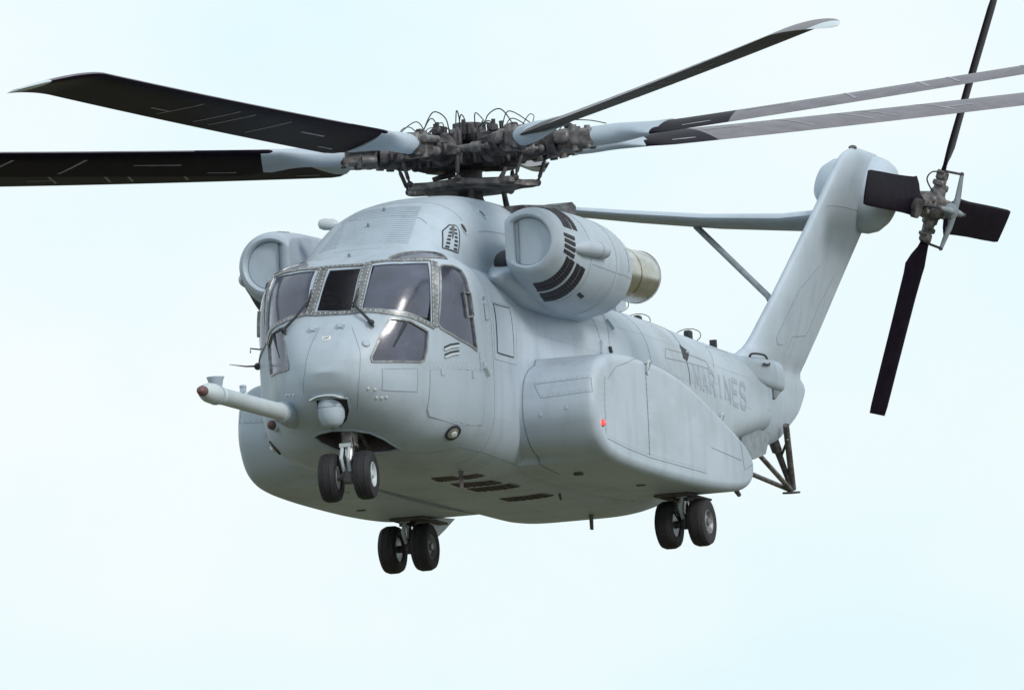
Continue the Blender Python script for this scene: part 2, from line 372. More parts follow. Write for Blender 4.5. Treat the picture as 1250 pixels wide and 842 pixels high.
# sponson: side profile (x, z) extruded from the hull to Y = 2.67 with a rounded outer edge
_sp = [(2.95, 1.62), (2.86, 1.84), (2.62, 2.03), (2.2, 2.15), (1.6, 2.20), (.9, 2.205), (.2, 2.185), (-.5, 2.12), (-1.2, 1.99), (-2.0, 1.79), (-2.7, 1.60), (-3.15, 1.47), (-3.42, 1.33), (-3.52, 1.15), (-3.45, .95),
       (-3.2, .82), (-2.7, .74), (-1.9, .69), (-.9, .66), (.2, .655), (1.2, .665), (2.0, .70), (2.45, .77), (2.75, .92), (2.93, 1.18), (2.98, 1.4)]
def spon_geo():
    out = spline([(x-.30, 0, z) for x, z in _sp]+[(_sp[0][0]-.30, 0, _sp[0][1])], 6)[:-1]
    n = len(out); nr = []
    for i in range(n):
        t = (out[(i+1) % n]-out[i-1]).normalized(); nr.append(Vector((t.z, 0, -t.x)))
    cen = sum(out, Vector())/n
    nr = [v if v.dot(p-cen) > 0 else -v for v, p in zip(nr, out)]
    g = G(); rings = []
    R_ = .13
    for y in (1.1, 1.3, 1.5, 1.7, 1.9, 2.1, 2.25, 2.36): rings.append([p-v*(.10*max(0, (2.36-y))/1.3 if v.x > .2 else 0)+Vector((0, y, 0)) for p, v in zip(out, nr)])
    for a in np.linspace(8, 90, 9):
        a = radians(a); rings.append([p-v*R_*(1-cos(a))+Vector((0, 2.42+R_*sin(a), 0)) for p, v in zip(out, nr)])
    for k in (.75, .5, .25): rings.append([cen+(p-v*R_-cen)*k+Vector((0, 2.55+.012*(1-k), 0)) for p, v in zip(out, nr)])
    g.loft(rings); return g
# canted tail pylon: (z, x of leading edge, x of trailing edge, half thickness, y)
_pyl = table([(2.35, -10.2, -11.6, .26, .0), (2.5, -10.15, -12.2, .40, .0), (2.75, -10.08, -12.75, .46, .0), (3.05, -10.05, -13.28, .46, .0), (3.36, -10.1, -13.5, .42, .02), (3.42, -10.2, -13.35, .41, .03), (3.5, -10.4, -13.2, .38, .05),
              (3.7, -10.85, -13.3, .33, .12), (4.1, -11.2, -13.55, .29, .24), (4.9, -11.85, -14.05, .27, .46), (5.9, -12.62, -14.7, .27, .73), (6.3, -12.9, -14.95, .27, .84), (6.5, -13.08, -14.95, .24, .89), (6.62, -13.28, -14.8, .17, .92), (6.68, -13.5, -14.5, .07, .94)])
def pyl_geo(K=48):
    g = G(); rings = []
    for z in list(np.linspace(2.35, 6.45, 60))+[6.5, 6.54, 6.58, 6.62, 6.65, 6.68]:
        a, b, t, y = _pyl(z); c = a-b; r = []
        for k in range(K):
            th = 2*pi*k/K; s_ = (1-cos(th))/2   # 0 at leading edge
            prof = 2.6*(.2969*math.sqrt(s_)-.126*s_-.3516*s_*s_+.2843*s_**3-.085*s_**4)*1.9
            r.append(Vector((a-c*s_, y+math.copysign(1, sin(th))*t*min(prof, 1.05)/1.0, z)))
        rings.append(r)
    g.loft(rings); return g
HULL = hull_geo(); T_H = bvh(HULL)
DOG = dog_geo(); T_D = bvh(DOG)
NAC = nac_geo(); T_N = bvh(NAC)
SPN = spon_geo(); T_S = bvh(SPN)
PYL = pyl_geo(); T_P = bvh(PYL)
# outlines of doors, panes, seams and fittings as points on the skin (metres, helicopter frame)
F = {
 'pane_stbd': ((4.72, -1.16, 3.22), (5.20, -0.37, 3.16), (5.43, -0.39, 2.88), (5.58, -0.43, 2.65), (5.57, -0.67, 2.58), (5.44, -0.92, 2.52),),
 'pane_mid': ((5.19, -0.20, 3.17), (5.21, 0.25, 3.16), (5.66, 0.24, 2.55), (5.63, -0.25, 2.59),),
 'pane_port': ((5.17, 0.40, 3.18), (5.10, 0.78, 3.18), (4.86, 1.07, 3.19), (5.09, 1.15, 2.37), (5.38, 0.97, 2.48), (5.58, 0.72, 2.53), (5.63, 0.39, 2.57),),
 'pane_low': ((5.61, 0.77, 2.40), (5.41, 0.97, 2.37), (5.15, 1.12, 2.24), (5.18, 1.11, 2.03), (5.23, 1.08, 1.86), (5.30, 1.05, 1.83), (5.89, 0.58, 1.82), (5.90, 0.58, 1.88), (5.76, 0.67, 2.15),),
 'pane_side': ((4.79, 1.20, 3.13), (4.71, 1.23, 3.16), (4.55, 1.31, 3.15), (4.43, 1.38, 3.10), (4.42, 1.42, 2.99), (4.43, 1.47, 2.83), (4.43, 1.50, 2.53), (4.35, 1.51, 2.03), (4.73, 1.40, 2.16), (4.95, 1.23, 2.30), (4.98, 1.21, 2.35),),
 'slide_window': ((4.57, 1.44, 2.79), (4.42, 1.47, 2.79), (4.41, 1.50, 2.49), (4.56, 1.47, 2.46),),
 'pane_brow': ((4.98, 0.58, 3.29), (4.61, 0.73, 3.39), (4.26, 0.95, 3.40), (4.41, 1.13, 3.33), (4.52, 1.21, 3.26), (4.88, 0.94, 3.25), (5.06, 0.62, 3.24),),
 'bay': ((5.26, -0.52, 0.98), (5.36, -0.39, 1.00), (5.42, -0.19, 1.02), (5.39, 0.08, 1.00), (5.28, 0.29, 0.96), (5.09, 0.42, 0.88), (4.76, 0.53, 0.77), (4.71, 0.28, 0.75), (4.74, -0.06, 0.75), (4.94, -0.32, 0.81), (5.12, -0.46, 0.90),),
 'frame_low': ((5.41, -0.95, 2.46), (5.58, -0.75, 2.49), (5.63, -0.56, 2.54), (5.64, -0.39, 2.56), (5.66, -0.25, 2.54), (5.67, 0.00, 2.53), (5.68, 0.24, 2.52), (5.66, 0.40, 2.53), (5.64, 0.55, 2.52), (5.60, 0.72, 2.49), (5.52, 0.86, 2.47), (5.39, 0.97, 2.44), (5.22, 1.08, 2.38), (5.04, 1.18, 2.31),),
 'frame_top': ((4.72, -1.16, 3.22), (4.88, -0.97, 3.24), (5.14, -0.39, 3.21), (5.13, -0.23, 3.22), (5.16, 0.24, 3.20), (5.11, 0.38, 3.23), (5.04, 0.76, 3.23), (4.91, 0.95, 3.23), (4.78, 1.08, 3.23),),
 'pillar_a': ((4.72, -1.17, 3.20), (4.94, -1.12, 3.04), (5.38, -0.98, 2.49),),
 'pillar_b': ((5.17, -0.29, 3.19), (5.44, -0.30, 2.87), (5.63, -0.34, 2.58),),
 'pillar_c': ((5.15, 0.33, 3.20), (5.44, 0.33, 2.88), (5.66, 0.32, 2.54),),
 'pillar_d': ((4.78, 1.12, 3.22), (4.94, 1.17, 2.91), (5.00, 1.18, 2.63), (5.03, 1.18, 2.31),),
 'roof_seam': ((4.55, -0.60, 3.41), (4.43, -0.28, 3.43), (4.51, 0.24, 3.42),),
 'door_seam': ((4.27, 1.51, 2.01), (4.24, 1.51, 1.78), (4.21, 1.51, 1.59), (4.22, 1.49, 1.27),),
 'low_door': ((5.14, 1.12, 1.73), (4.96, 1.23, 1.75), (4.21, 1.51, 1.76), (4.09, 1.44, 1.07), (4.67, 1.32, 1.06), (5.06, 1.04, 1.12), (5.12, 1.04, 1.21),),
 'door_hinge1': ((4.96, 1.23, 1.76), (4.96, 1.23, 1.67),),
 'door_hinge2': ((4.50, 1.49, 1.75), (4.50, 1.49, 1.66),),
 'side_panel': ((3.36, 1.42, 2.76), (2.70, 1.41, 2.77), (2.75, 1.46, 2.10), (3.42, 1.47, 2.10),),
 'side_panel_frame': ((3.49, 1.43, 2.79), (2.52, 1.39, 2.82), (2.63, 1.46, 2.02), (3.54, 1.47, 2.01),),
 'grab_slot': ((3.87, 1.47, 2.71), (3.71, 1.46, 2.71), (3.73, 1.47, 2.51), (3.88, 1.48, 2.49),),
 'grab_dot': ((3.84, 1.45, 2.81), (3.75, 1.44, 2.82), (3.79, 1.45, 2.77), (3.88, 1.46, 2.76),),
 'access': ((5.78, 0.68, 1.72), (5.35, 1.02, 1.74), (5.34, 1.01, 1.59), (5.33, 0.99, 1.44), (5.74, 0.65, 1.45),),
 'step1': ((4.92, 1.26, 2.04), (4.84, 1.32, 2.08), (4.73, 1.40, 2.10),),
 'step2': ((4.92, 1.26, 1.94), (4.84, 1.33, 1.98), (4.74, 1.40, 2.00),),
 'rosette': ((5.90, 0.52, 2.07),),
 'clamp1': ((5.82, -0.24, 2.33),),
 'clamp2': ((5.82, 0.15, 2.34),),
 'logo': ((5.95, -0.02, 2.17),),
 'stud': ((5.88, 0.51, 1.47), (5.81, 0.58, 1.46), (5.74, 0.57, 1.36), (5.70, 0.63, 1.35), (5.66, 0.68, 1.36),),
 'studs': ((5.72, -0.69, 1.50), (5.78, -0.63, 1.49), (5.86, -0.54, 1.48),),
 'lamp': ((4.66, 1.23, 0.93),),
 'lamp_s': ((4.50, -1.34, 0.97),),
 'handle': ((4.09, 1.51, 1.84), (3.92, 1.49, 1.74),),
 'ball_red': ((4.99, -1.14, 1.21),),
 'chin_seam': ((5.81, -0.15, 2.34), (6.01, -0.23, 2.06), (6.09, -0.29, 1.73), (5.98, -0.36, 1.47),),
 'chin_seam2': ((5.83, 0.31, 2.30), (5.98, 0.46, 1.94), (5.98, 0.41, 1.51), (5.74, 0.29, 1.22),),
 'probe': ((5.59, -0.70, 1.29),),
 'flir': ((5.77, -0.07, 1.22),),
 'recess': ((5.95, -0.21, 1.38), (5.98, 0.02, 1.39), (5.92, 0.23, 1.36), (5.77, 0.20, 1.22), (5.61, 0.10, 1.12), (5.49, -0.03, 1.05), (5.44, -0.18, 1.03), (5.53, -0.27, 1.08), (5.73, -0.26, 1.20),),
 'wiper1': ((5.67, -0.70, 2.34), (5.67, -0.53, 2.48), (5.57, -0.39, 2.68),),
 'wiper2': ((5.75, 0.57, 2.32), (5.61, 0.27, 2.62),),
 'belly_vents': ((2.71, 0.21, 0.60), (2.67, 0.48, 0.60), (2.32, 0.47, 0.60), (2.28, 0.15, 0.60),),
 'bv2': ((2.59, 0.55, 0.60), (2.54, 0.78, 0.62), (2.28, 0.79, 0.62), (2.26, 0.52, 0.60),),
 'bv3': ((1.88, 0.19, 0.60), (1.73, 0.70, 0.61), (1.36, 0.71, 0.61), (1.42, 0.16, 0.60),),
 'bv4': ((1.17, 0.17, 0.60), (1.15, 0.75, 0.62), (0.77, 0.75, 0.62), (0.80, 0.18, 0.60),),
 'bv5': ((-0.24, 0.12, 0.60), (-0.23, 0.70, 0.62), (-0.58, 0.75, 0.62), (-0.61, 0.12, 0.60),),
 'belly_seam': ((4.60, 0.54, 0.73), (4.31, 1.18, 0.79), (3.49, 1.23, 0.78), (1.32, 1.14, 0.74),),
 'mast_b': ((3.02, 0.73, 0.62),),
 'mast_c': ((-3.02, 0.43, 0.60),),
 'mast_d': ((-0.59, 0.84, 0.64),),
 'drain1': ((0.30, 1.25, 0.83),),
 'drain2': ((-2.55, 1.24, 0.85),),
 'boom_seam': ((-1.86, 1.05, 3.28), (-1.51, 1.29, 3.04), (-1.30, 1.41, 2.77), (-1.17, 1.45, 2.49),),
 'boom_seam2': ((-4.26, 0.88, 3.34), (-5.06, 0.88, 3.33), (-4.78, 1.16, 3.13), (-4.76, 1.29, 2.91),),
 'dark_tri': ((-4.68, 1.25, 3.01), (-5.09, 1.24, 2.95), (-4.77, 1.32, 2.79), (-4.58, 1.33, 2.81),),
 'latch1': ((-1.56, 1.29, 3.04), (-1.63, 1.36, 2.91),),
 'latch2': ((-0.90, 1.43, 2.67), (-0.81, 1.45, 2.49),),
 'latch3': ((-1.20, 1.44, 2.63), (-1.22, 1.45, 2.54),),
 'box1': ((-3.74, 1.37, 2.86), (-5.95, 1.17, 2.92), (-6.13, 1.17, 2.84), (-5.90, 1.20, 2.81), (-3.58, 1.41, 2.71),),
 'box2': ((-6.71, 0.92, 3.22), (-6.60, 1.04, 3.08), (-6.41, 1.14, 2.88),),
 'box3': ((-6.77, 0.92, 3.22), (-8.13, 0.76, 3.28),),
 'text_a': ((-4.90, 1.32, 2.73), (-8.12, 0.98, 2.85), (-8.05, 0.99, 2.62), (-4.77, 1.36, 2.50),),
 'handle_b': ((-8.52, 0.83, 3.21), (-9.53, 0.69, 3.30),),
 'grille': ((3.58, -0.52, 3.99), (3.58, 0.04, 4.02), (3.59, 0.28, 4.01), (4.18, 0.26, 3.65), (4.46, 0.29, 3.50), (4.45, -0.39, 3.49),),
 'dog_seam': ((3.49, -0.60, 4.01), (3.56, -0.25, 4.03), (3.57, 0.04, 4.03), (3.60, 0.44, 3.99), (3.62, 0.56, 3.95), (3.70, 0.67, 3.87),),
 'steps': ((3.67, 0.87, 3.75), (3.43, 0.88, 3.85), (3.26, 0.92, 3.86), (3.27, 0.96, 3.79), (3.54, 1.03, 3.46), (3.94, 0.95, 3.49),),
 'oval1': ((2.00, 0.85, 4.16),),
 'oval2': ((3.08, 0.96, 3.84),),
 'stud_d': ((3.38, -0.03, 4.13), (3.81, -0.11, 3.88), (4.62, -0.11, 3.40),),
 'v_up': ((2.69, 1.86, 4.08), (2.31, 1.98, 4.08), (2.17, 2.17, 3.99), (2.16, 2.36, 3.75), (2.52, 2.31, 3.75), (2.92, 2.27, 3.73), (2.98, 2.20, 3.84),),
 'v_mid': ((2.90, 2.29, 3.62), (2.58, 2.34, 3.62), (2.54, 2.34, 3.42), (2.84, 2.28, 3.44),),
 'v_low': ((2.83, 2.24, 3.33), (2.53, 2.30, 3.30), (2.20, 2.37, 3.26), (2.23, 2.28, 3.12), (2.26, 2.14, 2.99), (2.33, 1.99, 2.94), (2.47, 1.82, 2.97), (2.70, 1.73, 3.06), (2.77, 2.02, 3.12),),
 'v_dot': ((2.18, 2.11, 2.95), (2.16, 2.18, 2.99), (2.02, 2.21, 2.98), (2.05, 2.15, 2.94),),
 'scoop': ((2.36, 2.38, 3.51), (1.86, 2.45, 3.53),),
 'nac_seam': ((1.05, 2.42, 3.66), (1.09, 2.46, 3.51), (1.11, 2.45, 3.30),),
 's_seam1': ((2.25, 2.55, 1.79), (2.30, 2.55, 1.46), (2.30, 2.55, 1.03),),
 's_seam2': ((0.57, 2.55, 2.01), (0.58, 2.56, 1.62), (0.58, 2.55, 0.90),),
 's_seam3': ((2.24, 2.55, 0.97), (1.50, 2.55, 0.91), (0.58, 2.55, 0.87), (-1.76, 2.55, 0.87),),
 's_ring1': ((0.52, 2.55, 2.10),),
 's_ring2': ((-2.62, 2.48, 1.69),),
 's_lamp': ((2.41, 2.55, 1.16),),
 's_rect': ((-3.20, 2.53, 1.48), (-3.48, 2.53, 1.39), (-3.76, 2.52, 1.19), (-3.34, 2.55, 1.06),),
 's_top': ((2.12, 2.55, 1.78), (1.76, 2.55, 1.98), (0.80, 2.50, 2.18), (-0.17, 2.49, 2.16), (-1.27, 2.51, 2.00),),
 's_front': ((2.55, 1.66, 1.74), (2.59, 2.48, 1.75), (2.63, 2.50, 1.56), (2.62, 1.77, 1.54),),
 's_low': ((-1.97, 2.56, 1.24), (-3.22, 2.55, 1.18),),
 's_left1': ((2.63, 1.76, 1.33),),
 's_left2': ((2.66, 2.14, 1.39),),
 'p_seam1': ((-12.76, 0.61, 4.96), (-12.12, 0.50, 4.56), (-11.58, 0.32, 3.86), (-11.66, 0.30, 3.78), (-11.91, 0.30, 3.79),),
 'p_seam2': ((-13.70, 0.55, 5.00), (-13.21, 0.42, 4.47), (-12.94, 0.30, 4.02), (-12.25, 0.33, 3.94), (-12.17, 0.28, 3.77),),
}
# ------------------------------------------------------------ ground
gg = G(); R1 = [0, 20, 60, 150, 400, 1000, 2500, 6000]
gv = [(0, 0, 0)]; gf = []
for r in R1[1:]:
    gv += [(r*cos(2*pi*k/48), r*sin(2*pi*k/48), .0) for k in range(48)]
for k in range(48): gf.append((0, 1+k, 1+(k+1) % 48))
for i in range(len(R1)-2):
    for k in range(48):
        a = 1+i*48; b = a+48; gf.append((a+k, b+k, b+(k+1) % 48, a+(k+1) % 48))
gg.add(gv, gf)
GRASS = mat('dry_airfield_grass', (.105, .10, .06), .95, var=.3, vscale=.08, dirt=((.14, .12, .08), .6), dscale=.02)
ground = gg.make('ground', GRASS, None, smooth=0); ground['kind'] = 'structure'; ground['label'] = 'wide dry grass airfield under the helicopter'
ground.location.z = cam.location.z-1.75

root = bpy.data.objects.new('helicopter', None); COL.objects.link(root)
HM = Matrix.Translation(HELI_LOC) @ M3.to_4x4(); root.matrix_world = HM
root['label'] = 'large light grey military transport helicopter hovering nose on with seven black rotor blades'
root['category'] = 'helicopter'

def cut(target, cutters):
    """opens the cutters' volumes in the closed mesh `target`; returns the new mesh"""
    obs = []
    for k, cgeo in enumerate(cutters):
        g_, m_ = cgeo; o = g_.make('cutter', m_, None, smooth=0); o.matrix_world = HM; obs.append(o)
    for o in obs:
        md = target.modifiers.new('b', 'BOOLEAN'); md.operation = 'DIFFERENCE'; md.object = o; md.solver = 'EXACT'; md.material_mode = 'TRANSFER'
    bpy.context.view_layer.update()
    dg = bpy.context.evaluated_depsgraph_get()
    me = bpy.data.meshes.new_from_object(target.evaluated_get(dg)); target.modifiers.clear()
    for o in obs: m_ = o.data; bpy.data.objects.remove(o); bpy.data.meshes.remove(m_)
    target.data = me; me.shade_smooth(); me.set_sharp_from_angle(angle=radians(35)); me.name = target.name
def prism(P, m, out=.3, inn=.35, grow=1., d=None):
    P = densify(P, .08, True); c, u, w, nrm = frame_of(P)
    if d is not None: nrm = Vector(d).normalized()
    elif nrm.dot(c-Vector((3.5, 0, 1.9))) < 0: nrm = -nrm
    u = nrm.orthogonal().normalized(); w = nrm.cross(u)
    Q = [c+u*(p-c).dot(u)*grow+w*(p-c).dot(w)*grow for p in P]
    g = G(); g.loft([[q-nrm*inn for q in Q], [q+nrm*out for q in Q]]); return (g, m)
def mirP(P): return [(x, -y, z) for x, y, z in P][::-1]
for k in ('pane_port', 'pane_low', 'pane_side', 'pane_brow', 'slide_window'): F[k+'_m'] = mirP(F[k])
F['frame_low'] = [(5.05, -1.19, 2.30), (5.22, -1.08, 2.39), (5.40, -.92, 2.45)]+[p for p in F['frame_low'] if p[1] > -.8]
F['frame_top'] = [(4.80, -1.12, 3.21), (4.92, -.94, 3.23), (5.06, -.74, 3.23)]+[p for p in F['frame_top'] if p[1] > -.5]

fus = HULL.make('fuselage', PAINT, root, smooth=35)
cav = G(); rings = []
for x in [3.3, 3.6, 3.9, 4.1, 4.3, 4.5, 4.7, 4.9, 5.1, 5.3, 5.5, 5.65, 5.8, 5.9]:
    rg = hull_ring(x+.07, 72); rings.append([Vector((x, p.y*.955, min(max(p.z, 1.68), _zt(x+.07)-.06))) for p in rg])
cav.loft(rings)
glass_names = ['pane_port', 'pane_port_m', 'pane_mid', 'pane_low', 'pane_low_m', 'pane_side', 'pane_side_m', 'pane_brow', 'pane_brow_m']
cuts = [(cav, CABIN)]+[prism(F[k], PAINT2, .3 if 'brow' not in k else .12, .32 if 'brow' not in k else .22) for k in glass_names]
cuts.append(prism(F['bay'], WELL, .5, .42, 1.0, (.35, 0, -1)))
cut(fus, cuts)

# panes, each its own piece of glass
for k in glass_names:
    ob = patch('window_pane', T_H, F[k], -.012, GLASSD if k == 'pane_mid' else GLASS, fus, step=.09, skirt=.018)
    if k == 'pane_mid': ob['label'] = 'dark middle windscreen pane'
# frames with their rivets
def frame(P, w, closed=False, off=.014, riv=True, name='window_frame'):
    o = strip(T_H, P, w, off, closed, thick=.03).make(name, FRAME, fus, smooth=30)
    if riv:
        for dd in ((-.3, .3) if w > .085 else (0,)):
            Q = densify(P, .05, closed); cc = Vector((3.5, 0, 1.9)); S_ = []
            for i, p in enumerate(Q):
                a = Q[max(i-1, 0)]; b = Q[min(i+1, len(Q)-1)]; q, n_ = snap(T_H, p); n_ = outward(T_H, q, n_, cc)
                S_.append(p+n_.cross((b-a).normalized())*w*dd)
            RV.append(rivets(T_H, S_, .06, .009, off+.001))
RV = []
frame(F['frame_low'], .075); frame(F['frame_top'], .065)
frame(F['pillar_d'], .105); frame([(x, -y, z) for x, y, z in F['pillar_d']], .09)
frame(F['pillar_b'], .135); frame(F['pillar_c'], .135)
for k in ('pane_low', 'pane_low_m'): frame(F[k], .028, True, riv=False)
for k in ('pane_side', 'pane_side_m'): frame(F[k], .030, True, riv=False)
for k in ('pane_brow', 'pane_brow_m'): frame(F[k], .030, True, riv=False)
for k in ('slide_window', 'slide_window_m'): frame(F[k], .026, True, off=.022, riv=False)
# inner posts that show through the side and lower panes
for s in (1, -1):
    for P_ in ([(4.60, s*1.28, 3.10), (4.62, s*1.33, 2.8), (4.85, s*1.22, 2.36)], [(5.45, s*.92, 2.34), (5.62, s*.78, 2.02)]):
        g = G(); g.tube(P_, .032); g.make('window_post', SEAMD, fus)
g = G()
for r_ in RV: g.add(r_.v, r_.f)
o = g.make('rivet_rows', RIVET, fus, smooth=0); o['kind'] = 'stuff'

# cockpit furniture behind the glass
g = G(); g.box((5.28, 0, 2.28), (.42, 1.7, .34), bev=.06); g.box((5.0, 0, 2.0), (.7, .42, .5), bev=.05); g.make('instrument_panel', CABIN, fus)
for s in (1, -1):
    g = G(); g.box((4.34, s*.55, 2.08), (.5, .5, .14), bev=.04); g.box((4.05, s*.55, 2.55), (.14, .5, .95), bev=.04); g.box((4.07, s*.55, 3.06), (.1, .28, .2), bev=.04); g.box((4.25, s*.55, 1.86), (.3, .3, .3))
    g.make('pilot_seat', CLOTH, fus)
g = G(); g.box((4.5, 0, 3.22), (.5, .5, .1), bev=.03); g.make('overhead_console', CABIN, fus)

# seams, doors and fittings on the skin
for k in ('roof_seam', 'door_seam', 'chin_seam', 'chin_seam2', 'belly_seam', 'boom_seam', 'boom_seam2', 'box2', 'box3'):
    seam('panel_seam', T_H, F[k], fus, width=.007 if 'chin' in k else .011, m=SEAMD if k in ('boom_seam2', 'roof_seam') else SEAM)
def ring_seam(x, a0, a1, w=.010, m=None, T=T_H):
    """a seam round the fuselage at station x between two angles (degrees from port, up)"""
    rg = hull_ring(x, 360); P = [rg[int(a) % 360] for a in np.linspace(a0, a1, 40)]
    seam('panel_seam', T, P, fus, width=w, m=m)
for x in (-.9, -2.9): ring_seam(x, -60, 75, .007)
ring_seam(3.62, -70, 60, .008)
patch('crew_door', T_H, F['low_door'], .006, PAINT, fus, step=.12); seam('door_gap', T_H, F['low_door'], fus, closed=True, width=.013, off=.004)
for k in ('door_hinge1', 'door_hinge2'): strip(T_H, F[k], .05, .02).make('door_hinge', PAINT2, fus)
patch('side_hatch', T_H, F['side_panel'], .008, PAINT2, fus, step=.12); seam('hatch_gap', T_H, F['side_panel'], fus, closed=True, width=.016, off=.009, m=SEAMD)
strip(T_H, F['side_panel_frame'], .02, .006, True).make('hatch_surround', PAINT2, fus)
patch('grab_slot', T_H, F['grab_slot'], .012, PAINT2, fus, step=.06); seam('slot_gap', T_H, F['grab_slot'], fus, closed=True, width=.010, off=.013)
patch('latch_plate', T_H, F['grab_dot'], .012, SEAM, fus, step=.06)
patch('access_panel', T_H, F['access'], .004, PAINT2, fus, step=.1); seam('panel_gap', T_H, F['access'], fus, closed=True, width=.007, off=.005)
for k in ('step1', 'step2'): strip(T_H, F[k], .03, .012).make('foot_step', SEAMD, fus); strip(T_H, [(a, b, c-.03) for a, b, c in F[k]], .035, .02).make('foot_step', PALE, fus)
def disc(name, T, c, r, off, m, par, sy=1., cen=None):
    q, n_ = snap(T, Vector(c)); n_ = outward(T, q, n_, cen if cen else centre(q))
    g = G(); g.lathe([(r, -.01), (r, off*.6), (r*.85, off), (r*.3, off*1.1)], q, n_, 16); return g.make(name, m, par)
disc('fairing_cap', T_H, F['rosette'][0], .055, .02, PAINT2, fus)
for k in ('clamp1', 'clamp2'):
    x, y, z = F[k][0]; g = G(); g.box((x, y, z), (.05, .10, .09), Matrix.Rotation(radians(-38), 3, 'Y'), .01); g.box((x+.02, y-.04, z-.02), (.04, .02, .06)); g.box((x+.02, y+.04, z-.02), (.04, .02, .06)); g.make('tie_down_bracket', PAINT2, fus)
x, y, z = F['logo'][0]; q = [(x, y-.06, z+.04), (x, y+.06, z+.045), (x, y+.06, z-.035), (x, y-.05, z-.035)]
patch('data_plate', T_H, q, .006, WHITE, fus, step=.05); patch('plate_print', T_H, [(x, y-.03, z+.02), (x, y+.045, z+.03), (x, y+.03, z-.005), (x, y-.045, z-.015)], .0085, SEAM, fus, step=.05)
for p in F['stud']+F['studs']: disc('pressure_port', T_H, p, .017, .014, RIVET, fus)
# landing light in its round recess
for kk, s in (('lamp', 1), ('lamp_s', -1)):
    q, n_ = snap(T_H, Vector(F[kk][0])); n_ = outward(T_H, q, n_, centre(q))
    g = G(); g.lathe([(.118, -.02), (.118, .012), (.09, .016), (.085, -.02)], q, n_, 24, True); lb = g.make('landing_light', SEAMD, fus)
    g = G(); g.lathe([(.088, -.02), (.085, .012), (.06, .03), (.02, .038)], q, n_, 20); g.make('lens', STEEL, lb)
    g = G(); g.lathe([(.05, .03), (.045, .05), (.015, .06)], q, n_, 14); g.make('bulb', LENS, lb)
# oval door handle ring
a, b = Vector(F['handle'][0]), Vector(F['handle'][1]); c = (a+b)/2; g = G()
rr = [c+(a-b)*.5*cos(t)+Vector((.05, 0, .02))*sin(t)+Vector((0, .03, 0)) for t in np.linspace(0, 2*pi, 17)]; g.tube(rr, .012); g.box((a.x, a.y+.015, a.z+.02), (.07, .03, .09)); g.make('door_handle', PALE, fus)
for k in ('latch1', 'latch2', 'latch3'):
    strip(T_H, F[k], .06, .035).make('boom_latch', PAINT2 if k != 'latch3' else SEAMD, fus)
patch('fold_hinge_gap', T_H, F['dark_tri'], .006, SEAMD, fus, step=.06); disc('hinge_pin', T_H, (-4.88, 1.24, 2.90), .028, .03, STEEL, fus)
seam('fold_gap', T_H, [(-4.72, 1.3, 2.80), (-4.75, 1.36, 2.6), (-4.72, 1.38, 2.45)], fus, width=.03, m=SEAMD)
seam('marking_box', T_H, F['box1'], fus, closed=True, width=.012, m=SEAM)
# belly grilles: dark recess with slats
for k in ('belly_vents', 'bv2', 'bv3', 'bv4', 'bv5'):
    P = [Vector(p) for p in F[k]]; pv = patch('belly_grille', T_H, P, .003, LOUV, fus, step=.15)
    for j in range(1, 6):
        t = j/6; a = P[0].lerp(P[1], t); b = P[3].lerp(P[2], t); strip(T_H, [a, b], .02, .02).make('grille_slat', WELL, pv)
    seam('grille_rim', T_H, P, fus, closed=True, width=.03, off=.012, m=WELL)
for k in ('mast_b', 'mast_c'):
    x, y, z = F[k][0]; g = G(); h = .24 if k == 'mast_b' else .2
    g.loft([[Vector((x+cx*.07*q, y+cy*.02*q, z-t)) for cx, cy in ((1, 0), (.4, 1), (-.8, .8), (-1, 0), (-.8, -.8), (.4, -1))] for t, q in ((-.03, 1.3), (0, 1.2), (h*.2, .9), (h, .8))]); g.make('blade_antenna', WELL, fus)
for k in ('drain1', 'drain2', 'mast_d'):
    x, y, z = F[k][0]; g = G(); g.tube([(x, y, z+.05), (x-.02, y, z-.03), (x-.06, y, z-.08)], .018); g.make('drain_pipe', WELL, fus)
# red beacon ball and its collar
x, y, z = F['ball_red'][0]; g = G(); g.lathe([(.09, -.03), (.085, .03), (.06, .04)], (x, y, z), (1, -.5, -.1), 18); cb = g.make('beacon_collar', PAINT2, fus)
g = G(); g.ball((x+.05, y-.03, z), .065, 14); g.make('beacon_glass', REDT, cb)
# whip and stub antennas
g = G(); g.tube([(4.62, -1.45, 2.06), (4.75, -1.60, 2.055), (5.30, -1.63, 2.03)], [.014, .010, .004]); g.ball((4.6, -1.49, 2.06), .05, 10); g.make('whip_antenna', HUBM, fus)
g = G(); g.tube([(4.6, -1.38, 2.27), (4.66, -1.56, 2.30), (4.66, -1.56, 2.24)], .010); g.make('pitot_stub', HUBM, fus)
for x in (-3.95, -5.75, -7.85):
    if x == -3.95: y = .62; zz = 3.45
    else: y = .3; zz = 3.44
    g = G(); g.box((x, y, zz+.06), (.13, .10, .20), bev=.02); at_ = g.make('satcom_antenna', SEAMD, fus)
    g = G(); g.tube([(x+.02, y+.19*cos(t), zz+.08+.10*sin(t)) for t in np.linspace(0, 2*pi, 25)], .006, 5); g.make('antenna_loop', HOSE, at_)
g = G(); g.box((-8.9, .3, 3.46), (.06, .09, .22)); g.make('stub_antenna', SEAMD, fus)
g = G(); g.box((-2.95, .95, 3.48), (.1, .05, .42), Matrix.Rotation(.25, 3, 'Y')); g.tube([(-2.7, 1.0, 3.35), (-3.05, .92, 3.62)], .02); g.make('support_bracket', PAINT2, fus)
g = G(); g.box((-3.3, .9, 3.5), (.35, .06, .26), Matrix.Rotation(.3, 3, 'Y'), .02); g.make('exhaust_bracket', PAINT2, fus)
